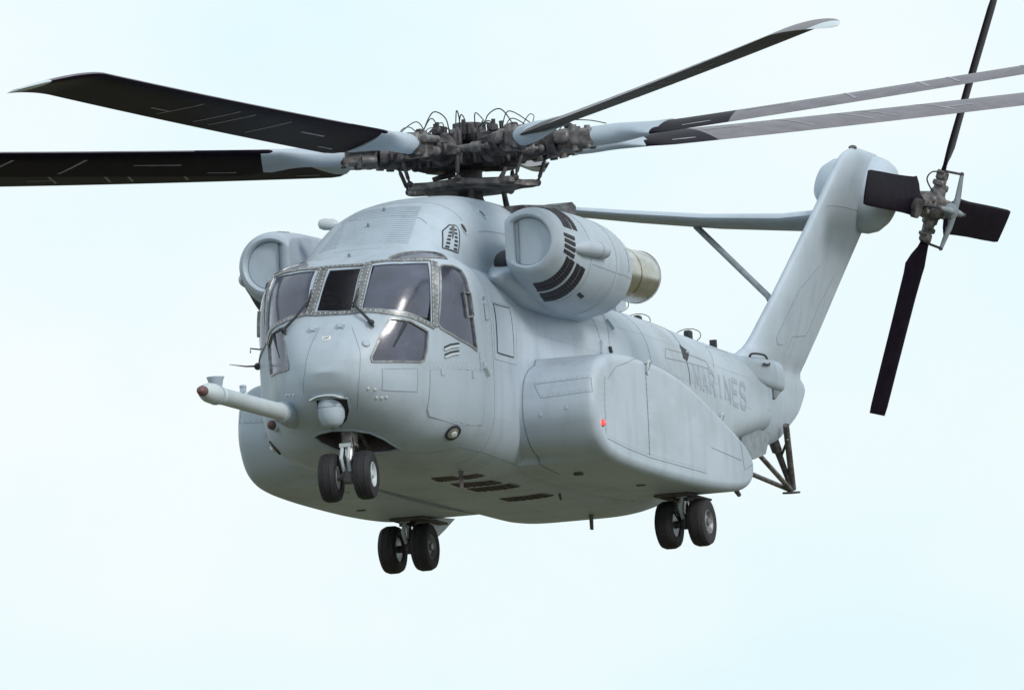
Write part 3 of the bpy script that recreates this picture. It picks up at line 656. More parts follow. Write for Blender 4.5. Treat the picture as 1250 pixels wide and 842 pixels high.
# dark wire hand grip on the boom
g = G(); g.tube(spline([(-8.95, .80, 3.22), (-8.85, .86, 3.32), (-9.4, .86, 3.36), (-9.62, .84, 3.30), (-9.4, .93, 3.22), (-9.1, .95, 3.20)], 6), .016); g.make('grip_rail', HOSE, fus)
# hinge fairing where the tail folds
g = G(); rings = []
for x, s_, yc in ((-7.7, .05, .80), (-8.3, .55, .74), (-9.0, .88, .72), (-9.6, 1, .70), (-10.08, 1, .69), (-10.12, .96, .69)):
    rings.append([Vector((x, yc+(p.y)*s_, 3.10+(p.z)*s_)) for p in sring(0, 0, .22, .25, -.20, 0, 3.0, 4.5, 28)])
g.loft(rings); g.make('hinge_fairing', PAINT, fus)
g = G(); g.loft([[Vector((x, y, z)) for x, z in ((-9.75, 2.92), (-10.08, 2.92), (-9.80, 2.78), (-9.75, 2.80))] for y in (.5, .86)]); g.make('hinge_lug', SEAM, fus)
# ramp sill box under the boom
g = G(); g.loft([[Vector((x, y, z)) for x, z in ((-8.5, 2.30), (-9.75, 2.32), (-9.5, 2.0), (-9.0, 1.88), (-8.5, 1.88))] for y in (-.78, .78)]); g.make('ramp_sill', SEAM, fus)
g = G(); g.loft([[Vector((x, y, z)) for x, z in ((-8.7, 2.98), (-9.62, 3.02), (-9.62, 2.62), (-9.1, 2.52))] for y in (.83, .87)]); g.make('boom_end_panel', PAINT2, fus)

# flush rivet rows beside the seams
def rivet_line(T, lines, par, cen=None, gap=.075, r=.0075):
    g = G()
    for P in lines:
        q = rivets(T, P, gap, r, .0015, cen); g.add(q.v, q.f)
    o = g.make('rivet_row', RIVD, par, smooth=0); o['kind'] = 'stuff'
def off_(P, dx, dz): return [(a+dx, b, c+dz) for a, b, c in P]
ln = [off_(F['door_seam'], .04, 0), off_(F['door_seam'], -.05, 0), off_(F['boom_seam'], -.05, 0), off_(F['boom_seam2'], -.05, 0), F['side_panel_frame']+(F['side_panel_frame'][0],), off_(F['access'], 0, 0), off_(F['low_door'], 0, .035)]
for x in (3.70, 3.54, -.84, -2.84, -3.8, -6.4, -7.4): rg = hull_ring(x, 360); ln.append([rg[int(a) % 360] for a in np.linspace(-55, 78, 50)])
for z in (2.5, 3.0): ln.append([(x, 1.4, z) for x in np.linspace(2.5, -8.5, 40)])
for y in (-.8, 0., .8): ln.append([(x, y, .6) for x in np.linspace(4, -3, 30)])
for x in (3.3, 2.9, .2, -1.6): ln.append([(x, y, .6) for y in np.linspace(-1.1, 1.1, 16)])
rivet_line(T_H, ln, fus)

# lettering
GLY = {'M': [[(0, 0), (0, 1)], [(0, 1), (.5, .25), (1, 1)], [(1, 1), (1, 0)]], 'A': [[(0, 0), (.5, 1), (1, 0)], [(.2, .36), (.8, .36)]],
       'R': [[(0, 0), (0, 1), (.75, 1), (1, .85), (1, .65), (.75, .5), (0, .5)], [(.55, .5), (1, 0)]], 'I': [[(.5, 0), (.5, 1)]],
       'N': [[(0, 0), (0, 1), (1, 0), (1, 1)]], 'E': [[(1, 1), (0, 1), (0, 0), (1, 0)], [(0, .52), (.8, .52)]],
       'S': [[(1, .82), (.8, 1), (.2, 1), (0, .82), (0, .66), (.2, .53), (.8, .47), (1, .34), (1, .18), (.8, 0), (.2, 0), (0, .18)]]}
def lettering(txt, x0, step, z0, h, par):
    for i, ch in enumerate(txt):
        g = G()
        for q, line in enumerate(GLY[ch]):
            P = []
            for a, b in line:
                x = x0-step*i-a*step*.66; h_ = T_H.ray_cast(Vector((x, 6, z0+.005*i+b*h)), Vector((0, -1, 0))); P.append(h_[0])
            strip(T_H, P, .075, .005+.0012*q, step=.06, g=g)
        g.make('letter', LETTER, par, smooth=30)
lettering('MARINES', -5.05, .465, 2.45, .33, fus)

# ------------------------------------------------------------ gearbox fairing on top
dog = DOG.make('rotor_fairing', PAINT, root)
DC = Vector((1, 0, 3.2))
def seamD(P, **k): seam('panel_seam', T_D, P, dog, cen=DC, **k)
seamD(F['dog_seam'], width=.012)
# ribbed intake grille on the front slope
Pg = [Vector(p) for p in F['grille']]
gp = patch('intake_grille', T_D, F['grille'], .004, PAINT2, dog, step=.12, cen=DC)
def plane_hit(x, y):
    h = T_D.ray_cast(Vector((x, y, 8)), Vector((0, 0, -1))); return h[0]
for j in range(20):
    x = 4.28-j*.055; y0, y1 = -.66+.02*j*.3, .60-.008*j
    P = [plane_hit(x, y) for y in np.linspace(y0, y1, 8)]
    strip(T_D, [p for p in P if p is not None], .026, .007, cen=DC).make('grille_rib', PAINT2, gp)
for k in F['stud_d']: disc('lifting_eye', T_D, k, .02, .05, SEAM, dog, cen=DC)
seamD([plane_hit(2.95, y) for y in np.linspace(-.9, .9, 20)], width=.008)
seamD([plane_hit(x, 1.0) for x in np.linspace(2.6, -2, 20) if plane_hit(x, 1.0) is not None], width=.008)
def side_hit(T, x, z, s=1):
    h = T.ray_cast(Vector((x, 6*s, z)), Vector((0, -s, 0))); return h[0]
for k, rx, rz in (('oval1', .10, .085), ('oval2', .10, .085)):
    c = Vector(F[k][0]); n_ = Vector((.25, 1, .25)).normalized(); u = Vector((1, 0, 0)); u = (u-n_*u.dot(n_)).normalized(); w = n_.cross(u)
    P = [c+u*rx*cos(t)*.75+w*rz*sin(t) for t in np.linspace(0, 2*pi, 20)[:-1]]
    patch('oval_vent', T_D, P, .004, LOUV, dog, step=.05, cen=DC); strip(T_D, P, .022, .014, True, cen=DC).make('vent_rim', PALE, dog)
sp_ = patch('step_panel', T_D, F['steps'], .005, PAINT2, dog, step=.08, cen=DC); seamD(F['steps'], width=.02, closed=True, off=.008, m=SEAMD)
A_ = [Vector(p) for p in F['steps']]
def quadpt(s, t): return (A_[5].lerp(A_[4], s)).lerp(A_[1].lerp(A_[2], s), t)
for s0 in (.12, .66):
    for j in range(6):
        t = .05+j*.145; P = [quadpt(s0, t), quadpt(s0+.25, t), quadpt(s0+.25, t+.07), quadpt(s0, t+.07)]
        patch('step_tread', T_D, P, .010, LOUV, sp_, step=.04, cen=DC)
P = [quadpt(.30, .92), quadpt(.66, .96), quadpt(.62, .62), quadpt(.50, .42), quadpt(.38, .62)]
patch('foot_hold', T_D, P, .010, HUBB, sp_, step=.05, cen=DC)
# scoop behind the mast
g = G(); rings = []
for x, z0, z1 in ((.5, 4.36, 4.43), (-.2, 4.38, 4.50), (-.9, 4.44, 4.57), (-1.55, 4.52, 4.68)):
    rings.append([Vector((x, y, z)) for y, z in ((.55, z0), (.55, z1), (.9, z1), (.95, z0+(z1-z0)*.6), (.95, z0-.05))])
g.loft(rings); sc_ = g.make('oil_cooler_scoop', HUBM, dog)
g = G(); g.box((-1.56, .74, 4.60), (.02, .3, .12)); g.make('scoop_mouth', DARK, sc_)
g = G(); g.lathe([(.05, -.1), (.075, -.05), (.08, .08), (.06, .14), (.02, .16)], (2.8, -1.02, 4.10), (.3, -1, .1), 16); g.make('beacon_lamp', PALE, dog)

# ------------------------------------------------------------ engine pods
def mk_pod(s):
    def M(g): return g.mir() if s < 0 else g
    g = G(); g.v = list(NAC.v); g.f = list(NAC.f); pod = M(g).make('engine_pod', PAINT, root)
    g = G(); cx_, cy_, cz_ = 2.98, 1.83, 3.60
    K = 40; ring = []
    for k in range(K):
        a = 2*pi*k/K; y = max(.322*cos(a), -.18); ring.append((cy_+y, cz_+.322*sin(a)))
    g.loft([[Vector((2.90, y, z)) for y, z in ring], [Vector((2.965, y, z)) for y, z in ring], [Vector((2.98, cy_+(y-cy_)*.96, cz_+(z-cz_)*.96)) for y, z in ring]])
    M(g).make('intake_cover', PAINT2, pod)
    g = G(); g.box((2.99, 1.70, 3.60), (.03, .012, .58)); M(g).make('cover_seam', SEAM, pod)
    # tie between pod and fuselage
    g = G(); rings = []
    for x, k in ((2.98, .03), (2.93, .14), (2.82, .28), (2.65, .48), (2.42, .76), (2.2, 1.), (1.4, 1.05), (.6, 1.0), (-.2, .9), (-.8, .45)):
        rings.append([Vector((x, 1.32+(p.y), 3.17+p.z*k)) for p in sring(0, 0, .42*min(1, k+.03), .33, -.33, 0, 3, 2.6, 32)])
    g.loft(rings); M(g).make('pod_fairing', PAINT, pod)
    g = G(); g.ball((2.42, 1.32, 3.42), .22, 20, (1, .8, .75)); M(g).make('pod_gap_shade', SEAMD, pod)  # near-black ball added to darken the open gap between pod and fairing
    # exhaust
    e0 = Vector((.5, 1.80, 3.50)); ax = Vector((-1, .05, .02)).normalized()
    g = G(); g.lathe([(.34, 0), (.355, .6), (.355, 1.66), (.345, 1.70), (.33, 1.69), (.32, 1.2), (.30, .3)], e0, ax, 40, True); ex_ = M(g).make('exhaust_pipe', BRASS, pod)
    g = G(); g.lathe([(.356, 1.685), (.360, 1.695), (.356, 1.705), (.350, 1.695)], e0, ax, 40, True); M(g).make('exhaust_rim', HUBB, ex_)
    g = G(); g.lathe([(.30, .9), (.12, 1.0), (.02, 1.2)], e0, ax, 24); M(g).make('exhaust_core', DARK, ex_)
    g = G(); g.lathe([(.360, 1.02), (.366, 1.03), (.366, 1.05), (.360, 1.06)], e0, ax, 40, True); M(g).make('exhaust_band', BRASS, ex_)
    cen = lambda x: Vector((x, 1.8*s, 3.46))
    def sk(x, deg):
        ry, rz, cy, cz = _nac(x); a = radians(deg); return Vector((x, s*(cy+ry*cos(a)), cz+rz*sin(a)))
    # bands of short louvres round the barrel, port pod photographed: both get them
    def bands(xs, a0, a1, n, dx, slant):
        for xi, x in enumerate(xs):
            for j in range(n):
                a = a0+(a1-a0)*(j+.5)/n; h = abs(a1-a0)/n*.455; xx = x+slant*(j/n)
                P = [sk(xx+dx/2, a-h), sk(xx-dx/2, a-h-1), sk(xx-dx/2, a+h-1), sk(xx+dx/2, a+h)]
                if s < 0: P = P[::-1]
                patch('louvre', T_N if s > 0 else T_N2, P, .012, LOUV, pod, step=.12, cen=cen(x))
    bands((2.71, 2.59, 2.43, 2.31), -22, -95, 16, .10, -.02)
    bands((2.74, 2.62, 2.47), 24, 94, 13, .10, -.14)
    for j in range(4):
        a = 12-j*8.6; P = [sk(2.86, a), sk(2.58, a-.5), sk(2.58, a-5.6), sk(2.86, a-5.1)]
        if s < 0: P = P[::-1]
        patch('louvre', T_N if s > 0 else T_N2, P, .012, LOUV, pod, step=.14, cen=cen(2.7))
    P = [sk(2.05, -52), sk(1.85, -54), sk(1.85, -59), sk(2.05, -57)]
    patch('drain_slot', T_N if s > 0 else T_N2, P if s > 0 else P[::-1], .006, LOUV, pod, step=.1, cen=cen(2))
    # side bulge
    g = G(); g.tube([(2.62, 2.20, 3.51), (2.50, 2.34, 3.52), (2.38, 2.40, 3.525), (2.0, 2.46, 3.53), (1.8, 2.475, 3.53), (1.72, 2.46, 3.53)], [.04, .085, .105, .11, .105, .06], 22); bl = M(g).make('side_bulge', PAINT, pod)
    g = G(); g.lathe([(.110, -.006), (.114, 0), (.110, .006)], (2.02, 2.457, 3.529), (-1, .12, 0), 22); M(g).make('bulge_seam', SEAM, bl)
    T = T_N if s > 0 else T_N2
    def ringseam(x, a0, a1, w=.009, m=None): seam('panel_seam', T, [sk(x, a) for a in np.linspace(a0, a1, 30)], pod, width=w, m=m, cen=cen(x))
    rivet_line(T, [[sk(x, a) for a in np.linspace(-80, 75, 30)] for x in (2.19, 1.30, .68)], pod, cen(1.4), .07)
    ringseam(.62, -8, 22, .012, SEAMD); ringseam(2.14, -85, 85); ringseam(1.25, -90, 80, .007)
    seam('panel_seam', T, [sk(x, -14) for x in np.linspace(2.1, .4, 16)], pod, width=.007, cen=cen(1))
    return pod
gm = G(); gm.v = list(NAC.v); gm.f = list(NAC.f); gm.mir(); T_N2 = bvh(gm)
mk_pod(1); mk_pod(-1)

# ------------------------------------------------------------ sponsons
gm2 = G(); gm2.v = list(SPN.v); gm2.f = list(SPN.f); gm2.mir(); T_S2 = bvh(gm2)
def mk_spon(s):
    T = T_S if s > 0 else T_S2
    g = G(); g.v = list((SPN if s > 0 else gm2).v); g.f = list((SPN if s > 0 else gm2).f); sp = g.make('sponson', PAINT, root, smooth=50)
    def mp_(P): return [(x, y*s, z) for x, y, z in P]
    cen = Vector((-.3, 1.5*s, 1.4))
    for k in ('s_seam1', 's_seam2', 's_seam3', 's_low'): seam('panel_seam', T, mp_(F[k]), sp, width=.010, cen=cen, m=SEAM if k != 's_seam2' else SEAMD)
    seam('panel_seam', T, mp_(F['s_top']), sp, width=.008, cen=cen)
    seam('panel_seam', T, mp_(F['s_front']), sp, width=.007, closed=True, cen=cen); seam('panel_seam', T, mp_(F['s_rect']), sp, width=.008, closed=True, cen=cen)
    rivet_line(T, [off_(mp_(F['s_seam1']), -.04, 0), off_(mp_(F['s_seam1']), .04, 0), off_(mp_(F['s_seam2']), -.035, 0), off_(mp_(F['s_seam2']), .035, 0), off_(mp_(F['s_seam3']), 0, .04), mp_(F['s_top']), off_(mp_(F['s_front']), 0, .03)], sp, cen, .07)
    # rubber gap where it meets the hull
    out = spline([(x-.30, 0, z) for x, z in _sp], 5); P = sorted([Vector((p.x-.02, 1.50*s, p.z)) for p in out if p.x > 1.0], key=lambda p: math.atan2(p.z-1.4, p.x-.9))
    seam('root_gap', T, P[1:-1], sp, width=.02, m=SEAM, cen=cen)
    for k in ('s_ring1', 's_ring2'):
        x, y, z = F[k][0]; g = G()
        g.tube([(x+.05*cos(t), (y+.03+.02*sin(t)), z-.02+.085*sin(t)) for t in np.linspace(0, 2*pi, 17)], .013); g.box((x, y+.01, z+.06), (.09, .05, .05)); (g.mir() if s < 0 else g).make('tie_down_ring', PALE, sp)
    x, y, z = F['s_lamp'][0] if s > 0 else (2.42, 2.50, 1.14)
    g = G(); g.lathe([(.05, -.02), (.048, .01), (.04, .015)], (x+.02, s*(y+.0), z), (1, s*.7, 0), 16); lb = g.make('navigation_lamp', SEAMD, sp)
    g = G(); g.ball((x+.035, s*(y+.02), z), .034, 14); g.make('lamp_glass', REDL if s > 0 else GRNL, lb)
    for k in ('s_left1', 's_left2'):
        q, n_ = snap(T, Vector(mp_(F[k])[0])); g = G(); g.box(q, (.012, .03, .06)); g.make('latch_tab', PAINT2, sp)
    g = G(); g.tube([(-3.3, 2.38*s, .86), (-3.42, 2.4*s, .78), (-3.48, 2.41*s, .74)], [.035, .035, .03], 10); g.make('fuel_vent_pipe', HUBB, sp)
    for x, y, z, a in ((1.2, 1.75, .66, 0), (-.6, 2.0, .66, 0)):
        g = G(); g.box((x, y*s, z-.005), (.10, .12, .03), bev=.01); g.make('fuel_drain_cover', WELL, sp)
    return sp
mk_spon(1); mk_spon(-1)
# ------------------------------------------------------------ landing gear
def wheel(par, c, s, r=.325, w=.25, steer=0., rim=PALE):
    ax = Vector((sin(steer), cos(steer), 0))*s
    g = G(); prof = [(r*.52, -w*.42), (r*.78, -w*.50), (r*.93, -w*.42), (r*.985, -w*.26), (r, -.2*w), (r*.985, -.19*w), (r*.985, -.16*w), (r, -.15*w), (r, .15*w), (r*.985, .16*w), (r*.985, .19*w), (r, .2*w), (r*.985, w*.26), (r*.93, w*.42), (r*.78, w*.5), (r*.52, w*.42), (r*.50, 0)]
    g.lathe(prof, c, ax, 44, True); g.make('tyre', TYRE, par)
    g = G(); g.lathe([(r*.52, -w*.36), (r*.53, w*.40), (r*.49, w*.44), (r*.45, w*.40), (r*.40, w*.24), (r*.30, w*.22), (r*.25, w*.3), (r*.16, w*.32), (r*.14, w*.44), (r*.05, w*.46)], c, ax, 32); g.make('wheel_rim', rim, par)
def mk_nose():
    g = G(); x, z = 5.40, .39
    g.tube([(5.25, 0, 1.15), (5.30, 0, .80)], [.13, .105], 20); g.tube([(5.30, 0, .82), (5.31, 0, .78)], .125, 20)
    g.tube([(5.34, 0, .52), (5.39, 0, .40), (5.40, 0, .30)], [.085, .10, .07], 16); g.tube([(5.40, -.24, z), (5.40, .24, z)], .05, 14)
    g.box((5.36, 0, .50), (.16, .20, .13), bev=.03); g.tube([(5.28, -.09, .95), (5.33, -.08, .50)], .03, 8)
    gear = g.make('nose_gear', HUBB, root)
    g = G(); g.tube([(5.30, 0, .82), (5.35, 0, .50)], .06, 18); g.make('oleo_piston', STEEL, gear)
    g = G(); g.tube([(5.44, .05, .80), (5.52, .05, .62), (5.44, .04, .46)], .026); g.tube([(5.44, -.05, .80), (5.52, -.05, .62), (5.44, -.04, .46)], .026); g.box((5.43, 0, .80), (.1, .16, .05)); g.make('torque_link', PALE, gear)
    g = G(); g.tube([(5.25, .12, 1.0), (4.9, .13, .78)], .03); g.tube([(5.25, -.12, 1.0), (4.9, -.13, .78)], .03); g.make('drag_brace', HUBM, gear)
    g = G(); g.tube(spline([(5.42, .09, .9), (5.5, .13, .7), (5.44, .10, .5)], 6), .012); g.make('brake_hose', HOSE, gear)
    wheel(gear, Vector((5.40, .245, z)), 1, steer=-.12); wheel(gear, Vector((5.40, -.245, z)), -1, steer=.12-.24+.0)
    # lip of the bay and hanging doors
    seam('bay_lip', T_H, [p for p in F['bay']], fus, closed=True, width=.03, off=.012, m=PAINT2)
    g = G(); g.tube([(5.0, -.2, 1.05), (5.05, .2, 1.05)], .03); g.make('bay_pipe', HUBM, fus); g = G(); g.tube([(5.2, .28, 1.12), (4.8, .3, .95)], .022); g.make('bay_pipe', HUBM, fus); g = G(); g.box((4.95, 0, 1.12), (.3, .5, .08)); g.make('bay_beam', HUBM, fus)
mk_nose()
def mk_main(s):
    def M(g): return g.mir() if s < 0 else g
    x, y, z = -2.40, 1.99, .29
    g = G(); g.tube([(x+.02, y, .95), (x+.01, y, .60)], [.12, .10], 20); g.tube([(x, y, .64), (x, y, .60)], .115, 20); g.box((x, y, .78), (.34, .30, .20), bev=.05)
    g.tube([(x, y, .42), (x, y, .22)], [.08, .075], 16); g.tube([(x, y-.23, z), (x, y+.23, z)], .05, 14)
    gear = M(g).make('main_gear', HUBM, root)
    g = G(); g.tube([(x, y, .64), (x, y, .36)], .055, 18); M(g).make('oleo_piston', STEEL, gear)
    g = G(); g.tube([(x+.09, y, .66), (x+.20, y, .50), (x+.09, y, .36)], .03); g.box((x+.08, y, .66), (.08, .14, .05)); M(g).make('torque_link', PALE, gear)
    g = G(); g.tube([(x-.10, y+.04, .72), (x-.7, y+.02, .80)], .035); g.tube(spline([(x+.05, y-.1, .70), (x+.12, y-.13, .5), (x+.04, y-.08, .34)], 6), .012); M(g).make('drag_brace', HUBM, gear)
    for q in (1, -1): wheel(gear, Vector((x, s*y+q*.232, z)), q, rim=FRAME)
    # door hanging behind the leg
    g = G(); g.loft([[Vector((a, yy, b)) for a, b in ((-2.75, .74), (-3.75, .80), (-3.30, .60), (-2.95, .46), (-2.75, .44))] for yy in (1.78, 1.80)]); d = M(g).make('gear_door', PALE, root)
    g = G(); g.tube([(-2.9, 1.84, .62), (-2.55, 1.95, .72)], .018); M(g).make('door_rod', HUBM, d)
    g = G(); g.box((-2.6, 1.9, .665), (1.0, .5, .03), bev=.01); M(g).make('gear_bay_panel', WELL, root)
mk_main(1); mk_main(-1)
# ------------------------------------------------------------ refuelling probe and sensor ball
B = Vector((5.55, -.75, 1.27)); tip = Vector((8.86, -.745, 1.27))
g = G(); L_ = tip.x-B.x
g.lathe([(.125, -.35), (.125, .32), (.118, .34), (.112, .36), (.112, 2.55), (.118, 2.56), (.118, 2.60), (.112, 2.61), (.12, 2.70), (.135, 2.86), (.13, 3.0), (.105, 3.12), (.07, 3.19)], B, (1, 0, 0), 32)
pr_ = g.make('refuelling_probe', PALE, root)
g = G(); g.lathe([(.138, .30), (.15, .16), (.17, -.1), (.17, -.3)], B, (1, 0, 0), 32); g.make('probe_collar', PAINT2, pr_)
g = G(); g.lathe([(.07, 3.17), (.062, 3.21), (.072, 3.24), (.055, 3.31), (.02, 3.34)], B, (1, 0, 0), 24); g.make('probe_nozzle', REDT, pr_)
g = G(); g.tube([(8.24, -.745, 1.36), (8.28, -.745, 1.45), (8.28, -.745, 1.50)], [.07, .10, .12], 18); g.lathe([(.136, 2.72), (.14, 2.74), (.136, 2.76)], B, (1, 0, 0), 30); g.make('probe_lamp', PAINT2, pr_)
g = G(); g.box((7.25, -.745, 1.43), (.07, .07, .08)); g.ball((7.25, -.745, 1.475), .05, 12, (1, 1, .5)); g.make('probe_stud', PAINT2, pr_)
g = G(); g.lathe([(.129, .26), (.133, .28), (.129, .30)], B, (1, 0, 0), 30); g.make('collar_seam', SEAM, pr_)
# sensor turret under its visor
g = G(); g.lathe([(.0, -.185), (.08, -.18), (.14, -.135), (.175, -.05), (.18, .04), (.175, .14), (.16, .18)], (5.815, -.045, 1.185), (0, 0, 1), 32); tur = g.make('sensor_turret', PAINT2, root)
g = G(); g.lathe([(.179, .075), (.183, .08), (.179, .086)], (5.815, -.045, 1.185), (0, 0, 1), 32); g.make('turret_seam', SEAM, tur)
g = G(); g.loft([[Vector((x, y, z)) for x, y, z in ((5.68, w_-.045, 1.44+h), (5.88, w_-.045, 1.41+h), (6.03, w_*.96-.045, 1.385+h), (6.04, w_*.96-.045, 1.365+h), (5.88, w_-.045, 1.38+h), (5.68, w_-.045, 1.40+h))] for w_, h in ((-.235, -.01), (-.12, .03), (0, .04), (.12, .03), (.235, -.01))]); g.make('turret_visor', PALE, tur)
g = G(); g.loft([[Vector((5.86+.03*cos(a)*0, -.03+.215*sin(a)*k, 1.22+.235*cos(a) if cos(a) < 0 else 1.22+.19*cos(a))) for a in np.linspace(0, 2*pi, 33)[:-1]] for k in (1, .99)]) if False else None
ptc = F['recess']
patch('turret_recess', T_H, ptc, .006, DARK, tur, step=.08)
g = strip(T_H, ptc, .022, .012, True); g.make('recess_lip', PAINT, tur)
# ------------------------------------------------------------ wipers
for n_, A, Bm, C_, D_ in ((0, F['wiper1'][0], F['wiper1'][1], F['wiper1'][2], (5.27, -.33, 3.02)), (1, F['wiper2'][0], (5.72, .42, 2.48), F['wiper2'][1], (5.27, .36, 3.02))):
    up = Vector((.045, 0, .03)); P = [Vector(q)+up for q in (A, Bm, C_)]
    g = G(); g.tube(P, [.022, .018, .014]); g.ball(P[0], .04, 10); g.tube([P[0]+Vector((0, .03, -.06)), P[0]+Vector((0, -.05, .02))], .016); w_ = g.make('wiper', SEAMD, fus)
    g = G(); g.tube([P[2]+Vector((.01, 0, -.06)), Vector(D_)+up*.6], .013); g.tube([P[2]+Vector((.02, .02, .0)), (P[2]+Vector(D_))/2+up], .009); g.make('wiper_blade', HOSE, w_)
# ------------------------------------------------------------ tail pylon
pyl = PYL.make('tail_pylon', PAINT, root, smooth=45)
PC = Vector((-12.5, .4, 5))
def cenp(P): c = sum((Vector(p) for p in P), Vector())/len(P); a, b, t, y = _pyl(c.z); return Vector((c.x, y, c.z))
for k in ('p_seam1', 'p_seam2'): seam('panel_seam', T_P, F[k], pyl, width=.010, cen=cenp(F[k]))
for z in (5.75,):
    a, b, t, y = _pyl(z); P = [Vector((a-(a-b)*q, y+.4, z)) for q in np.linspace(.04, .92, 14)]; seam('panel_seam', T_P, P, pyl, width=.007, cen=Vector(((a+b)/2, y, z)))
NT = Vector((0, .94, -.342)); WT = Vector((0, .342, .94)); XT = Vector((1, 0, 0))
PCN = Vector((-14.42, .80, 6.13))
g = G(); g.lathe([(.05, -.74), (.24, -.70), (.36, -.58), (.45, -.38), (.52, -.16), (.55, -.02), (.55, .06), (.535, .17), (.48, .28), (.37, .37), (.22, .43), (.14, .45)], PCN, NT, 48); pod_ = g.make('gearbox_fairing', PAINT, pyl)
g = G(); g.lathe([(.549, -.035), (.554, -.03), (.551, -.02)], PCN, NT, 48); g.make('fairing_seam', SEAM, pyl)
g = G(); g.lathe([(.11, .40), (.10, .70), (.14, .74), (.14, .82)], PCN, NT, 24); g.make('rotor_shaft', HUBM, pyl)
g = G(); g.ball((-13.52, .935, 6.68), .06, 12, (1.3, 1, .6)); g.make('beacon_lamp', HUBB, pyl)
g = G(); c_ = PCN+NT*.42+WT*.2+XT*-.1; g.box(c_, (.1, .1, .16), bev=.02); g.make('vent_scoop', SEAMD, pyl)
# gull stabiliser on the starboard side with its strut
g = G(); rings = []
def foil(le, chord, th, y, z, K=28):
    r = []
    for k in range(K):
        a = 2*pi*k/K; s_ = (1-cos(a))/2; pf = 5*(.2969*math.sqrt(s_)-.126*s_-.3516*s_*s_+.2843*s_**3-.1015*s_**4)
        r.append(Vector((le-chord*s_, y, z+math.copysign(1, sin(a))*th*chord*pf-.02*chord)))
    return r
for y, le, c_, th, z in ((.55, -12.75, 1.72, .13, 5.72), (0, -12.85, 1.66, .13, 5.73), (-1.2, -13.02, 1.5, .12, 5.86), (-2.4, -13.18, 1.30, .12, 6.04), (-3.5, -13.3, 1.1, .11, 6.22), (-3.62, -13.35, .95, .08, 6.24)): rings.append(foil(le, c_, th, y, z))
g.loft(rings); st_ = g.make('stabiliser', PAINT2, pyl, smooth=50)
g = G(); g.tube([(-13.7, -1.5, 5.80), (-12.3, -.02, 4.55), (-12.0, .16, 4.35)], .045, 12); g.make('stabiliser_strut', SEAM, pyl)
# tail bumper
foot = Vector((-12.83, 0, 1.86)); g = G()
g.tube([(-9.9, .42, 2.2), foot], .035, 10); g.tube([(-9.9, -.42, 2.2), foot], .035, 10); g.tube([(-12.15, .2, 2.7), foot+Vector((-.02, .02, .02))], .045, 10); bmp = g.make('tail_bumper', HUBB, root)
g = G(); g.tube([(-12.15, -.05, 2.68), (-12.35, -.02, 2.38), (-12.40, -.02, 2.36), (-12.68, 0, 2.04), foot], [.075, .075, .05, .04, .035], 12); g.make('bumper_damper', HUBM, bmp)
g = G(); g.box(foot+Vector((0, 0, -.03)), (.34, .16, .03), Matrix.Rotation(.1, 3, 'Y'), .01); g.make('bumper_shoe', HUBM, bmp)
g = G(); g.tube([(-12.2, .2, 2.50), (-12.5, -.02, 2.30)], .02); g.make('bumper_link', HUBM, bmp)
# ------------------------------------------------------------ main rotor (at rest)
HZ = 5.24
NB = 7; PSI0 = 351.0
rot = bpy.data.objects.new('main_rotor', None)
g = G()
def star(z0, z1, r0, r1, half):
    P = []
    for k in range(NB):
        a = radians(PSI0+k*360/NB); d = 2*pi/NB
        for q, rr in ((-.5*d, r0), (-half, r1), (half, r1)): P.append((rr*cos(a+q), rr*sin(a+q)))
    g.loft([[Vector((x*.97, y*.97, z0)) for x, y in P], [Vector((x, y, z0+.015)) for x, y in P], [Vector((x, y, z1-.015)) for x, y in P], [Vector((x*.97, y*.97, z1)) for x, y in P]])
star(HZ+.13, HZ+.23, .40, .72, .17); star(HZ-.19, HZ-.11, .40, .70, .17)
g.lathe([(.24, -.22), (.34, -.19), (.36, .24), (.28, .30), (.20, .36), (.20, .42), (.05, .43)], (0, 0, HZ), (0, 0, 1), 28)
hub = g.make('rotor_hub', HUBM, root)
g = G(); g.lathe([(.40, -.96), (.28, -.80), (.17, -.6), (.17, -.15)], (0, 0, HZ), (0, 0, 1), 28); g.make('mast', HUBM, root)
# swashplate and its links
SWZ = 4.80
g = G(); P = []
for k in range(NB):
    a = radians(PSI0+k*360/NB+17); d = 2*pi/NB
    for q, rr in ((-.5*d, .73), (-.16, .76), (-.07, .90), (.0, .93), (.07, .90), (.16, .76)): P.append((rr*cos(a+q), rr*sin(a+q)))
tl = Matrix.Rotation(radians(1.5), 3, 'Y')
def sw(z, k): return [tl @ Vector((x*k, y*k, z)) + Vector((0, 0, SWZ)) for x, y in P]
g.loft([sw(-.045, .93), sw(-.03, 1.), sw(.03, 1.), sw(.055, .95), sw(.06, .55)]); 
g.lathe([(.42, -.08), (.60, -.075), (.64, -.03), (.60, .0), (.42, .06), (.38, .09), (.28, .10)], (0, 0, SWZ), (0.026, 0, 1), 40)
swp = g.make('swashplate', HUBB, root)
g = G()
for a in (20, 140, 260):
    a = radians(a); g = G(); g.tube([(.52*cos(a), .52*sin(a), SWZ-.06), (.60*cos(a), .60*sin(a), 4.30)], [.035, .05], 10); g.make('swashplate_actuator', HUBM, swp)

g = G()
for a in (65, 245):
    a = radians(a); p0 = Vector((.30*cos(a), .30*sin(a), 5.02)); p1 = Vector((.62*cos(a+.1), .62*sin(a+.1), 4.98)); p2 = Vector((.58*cos(a), .58*sin(a), 4.84)); g.tube([p0, p1, p2], [.05, .035, .04], 8); g.make('scissor_link', HUBM, swp); g = G()

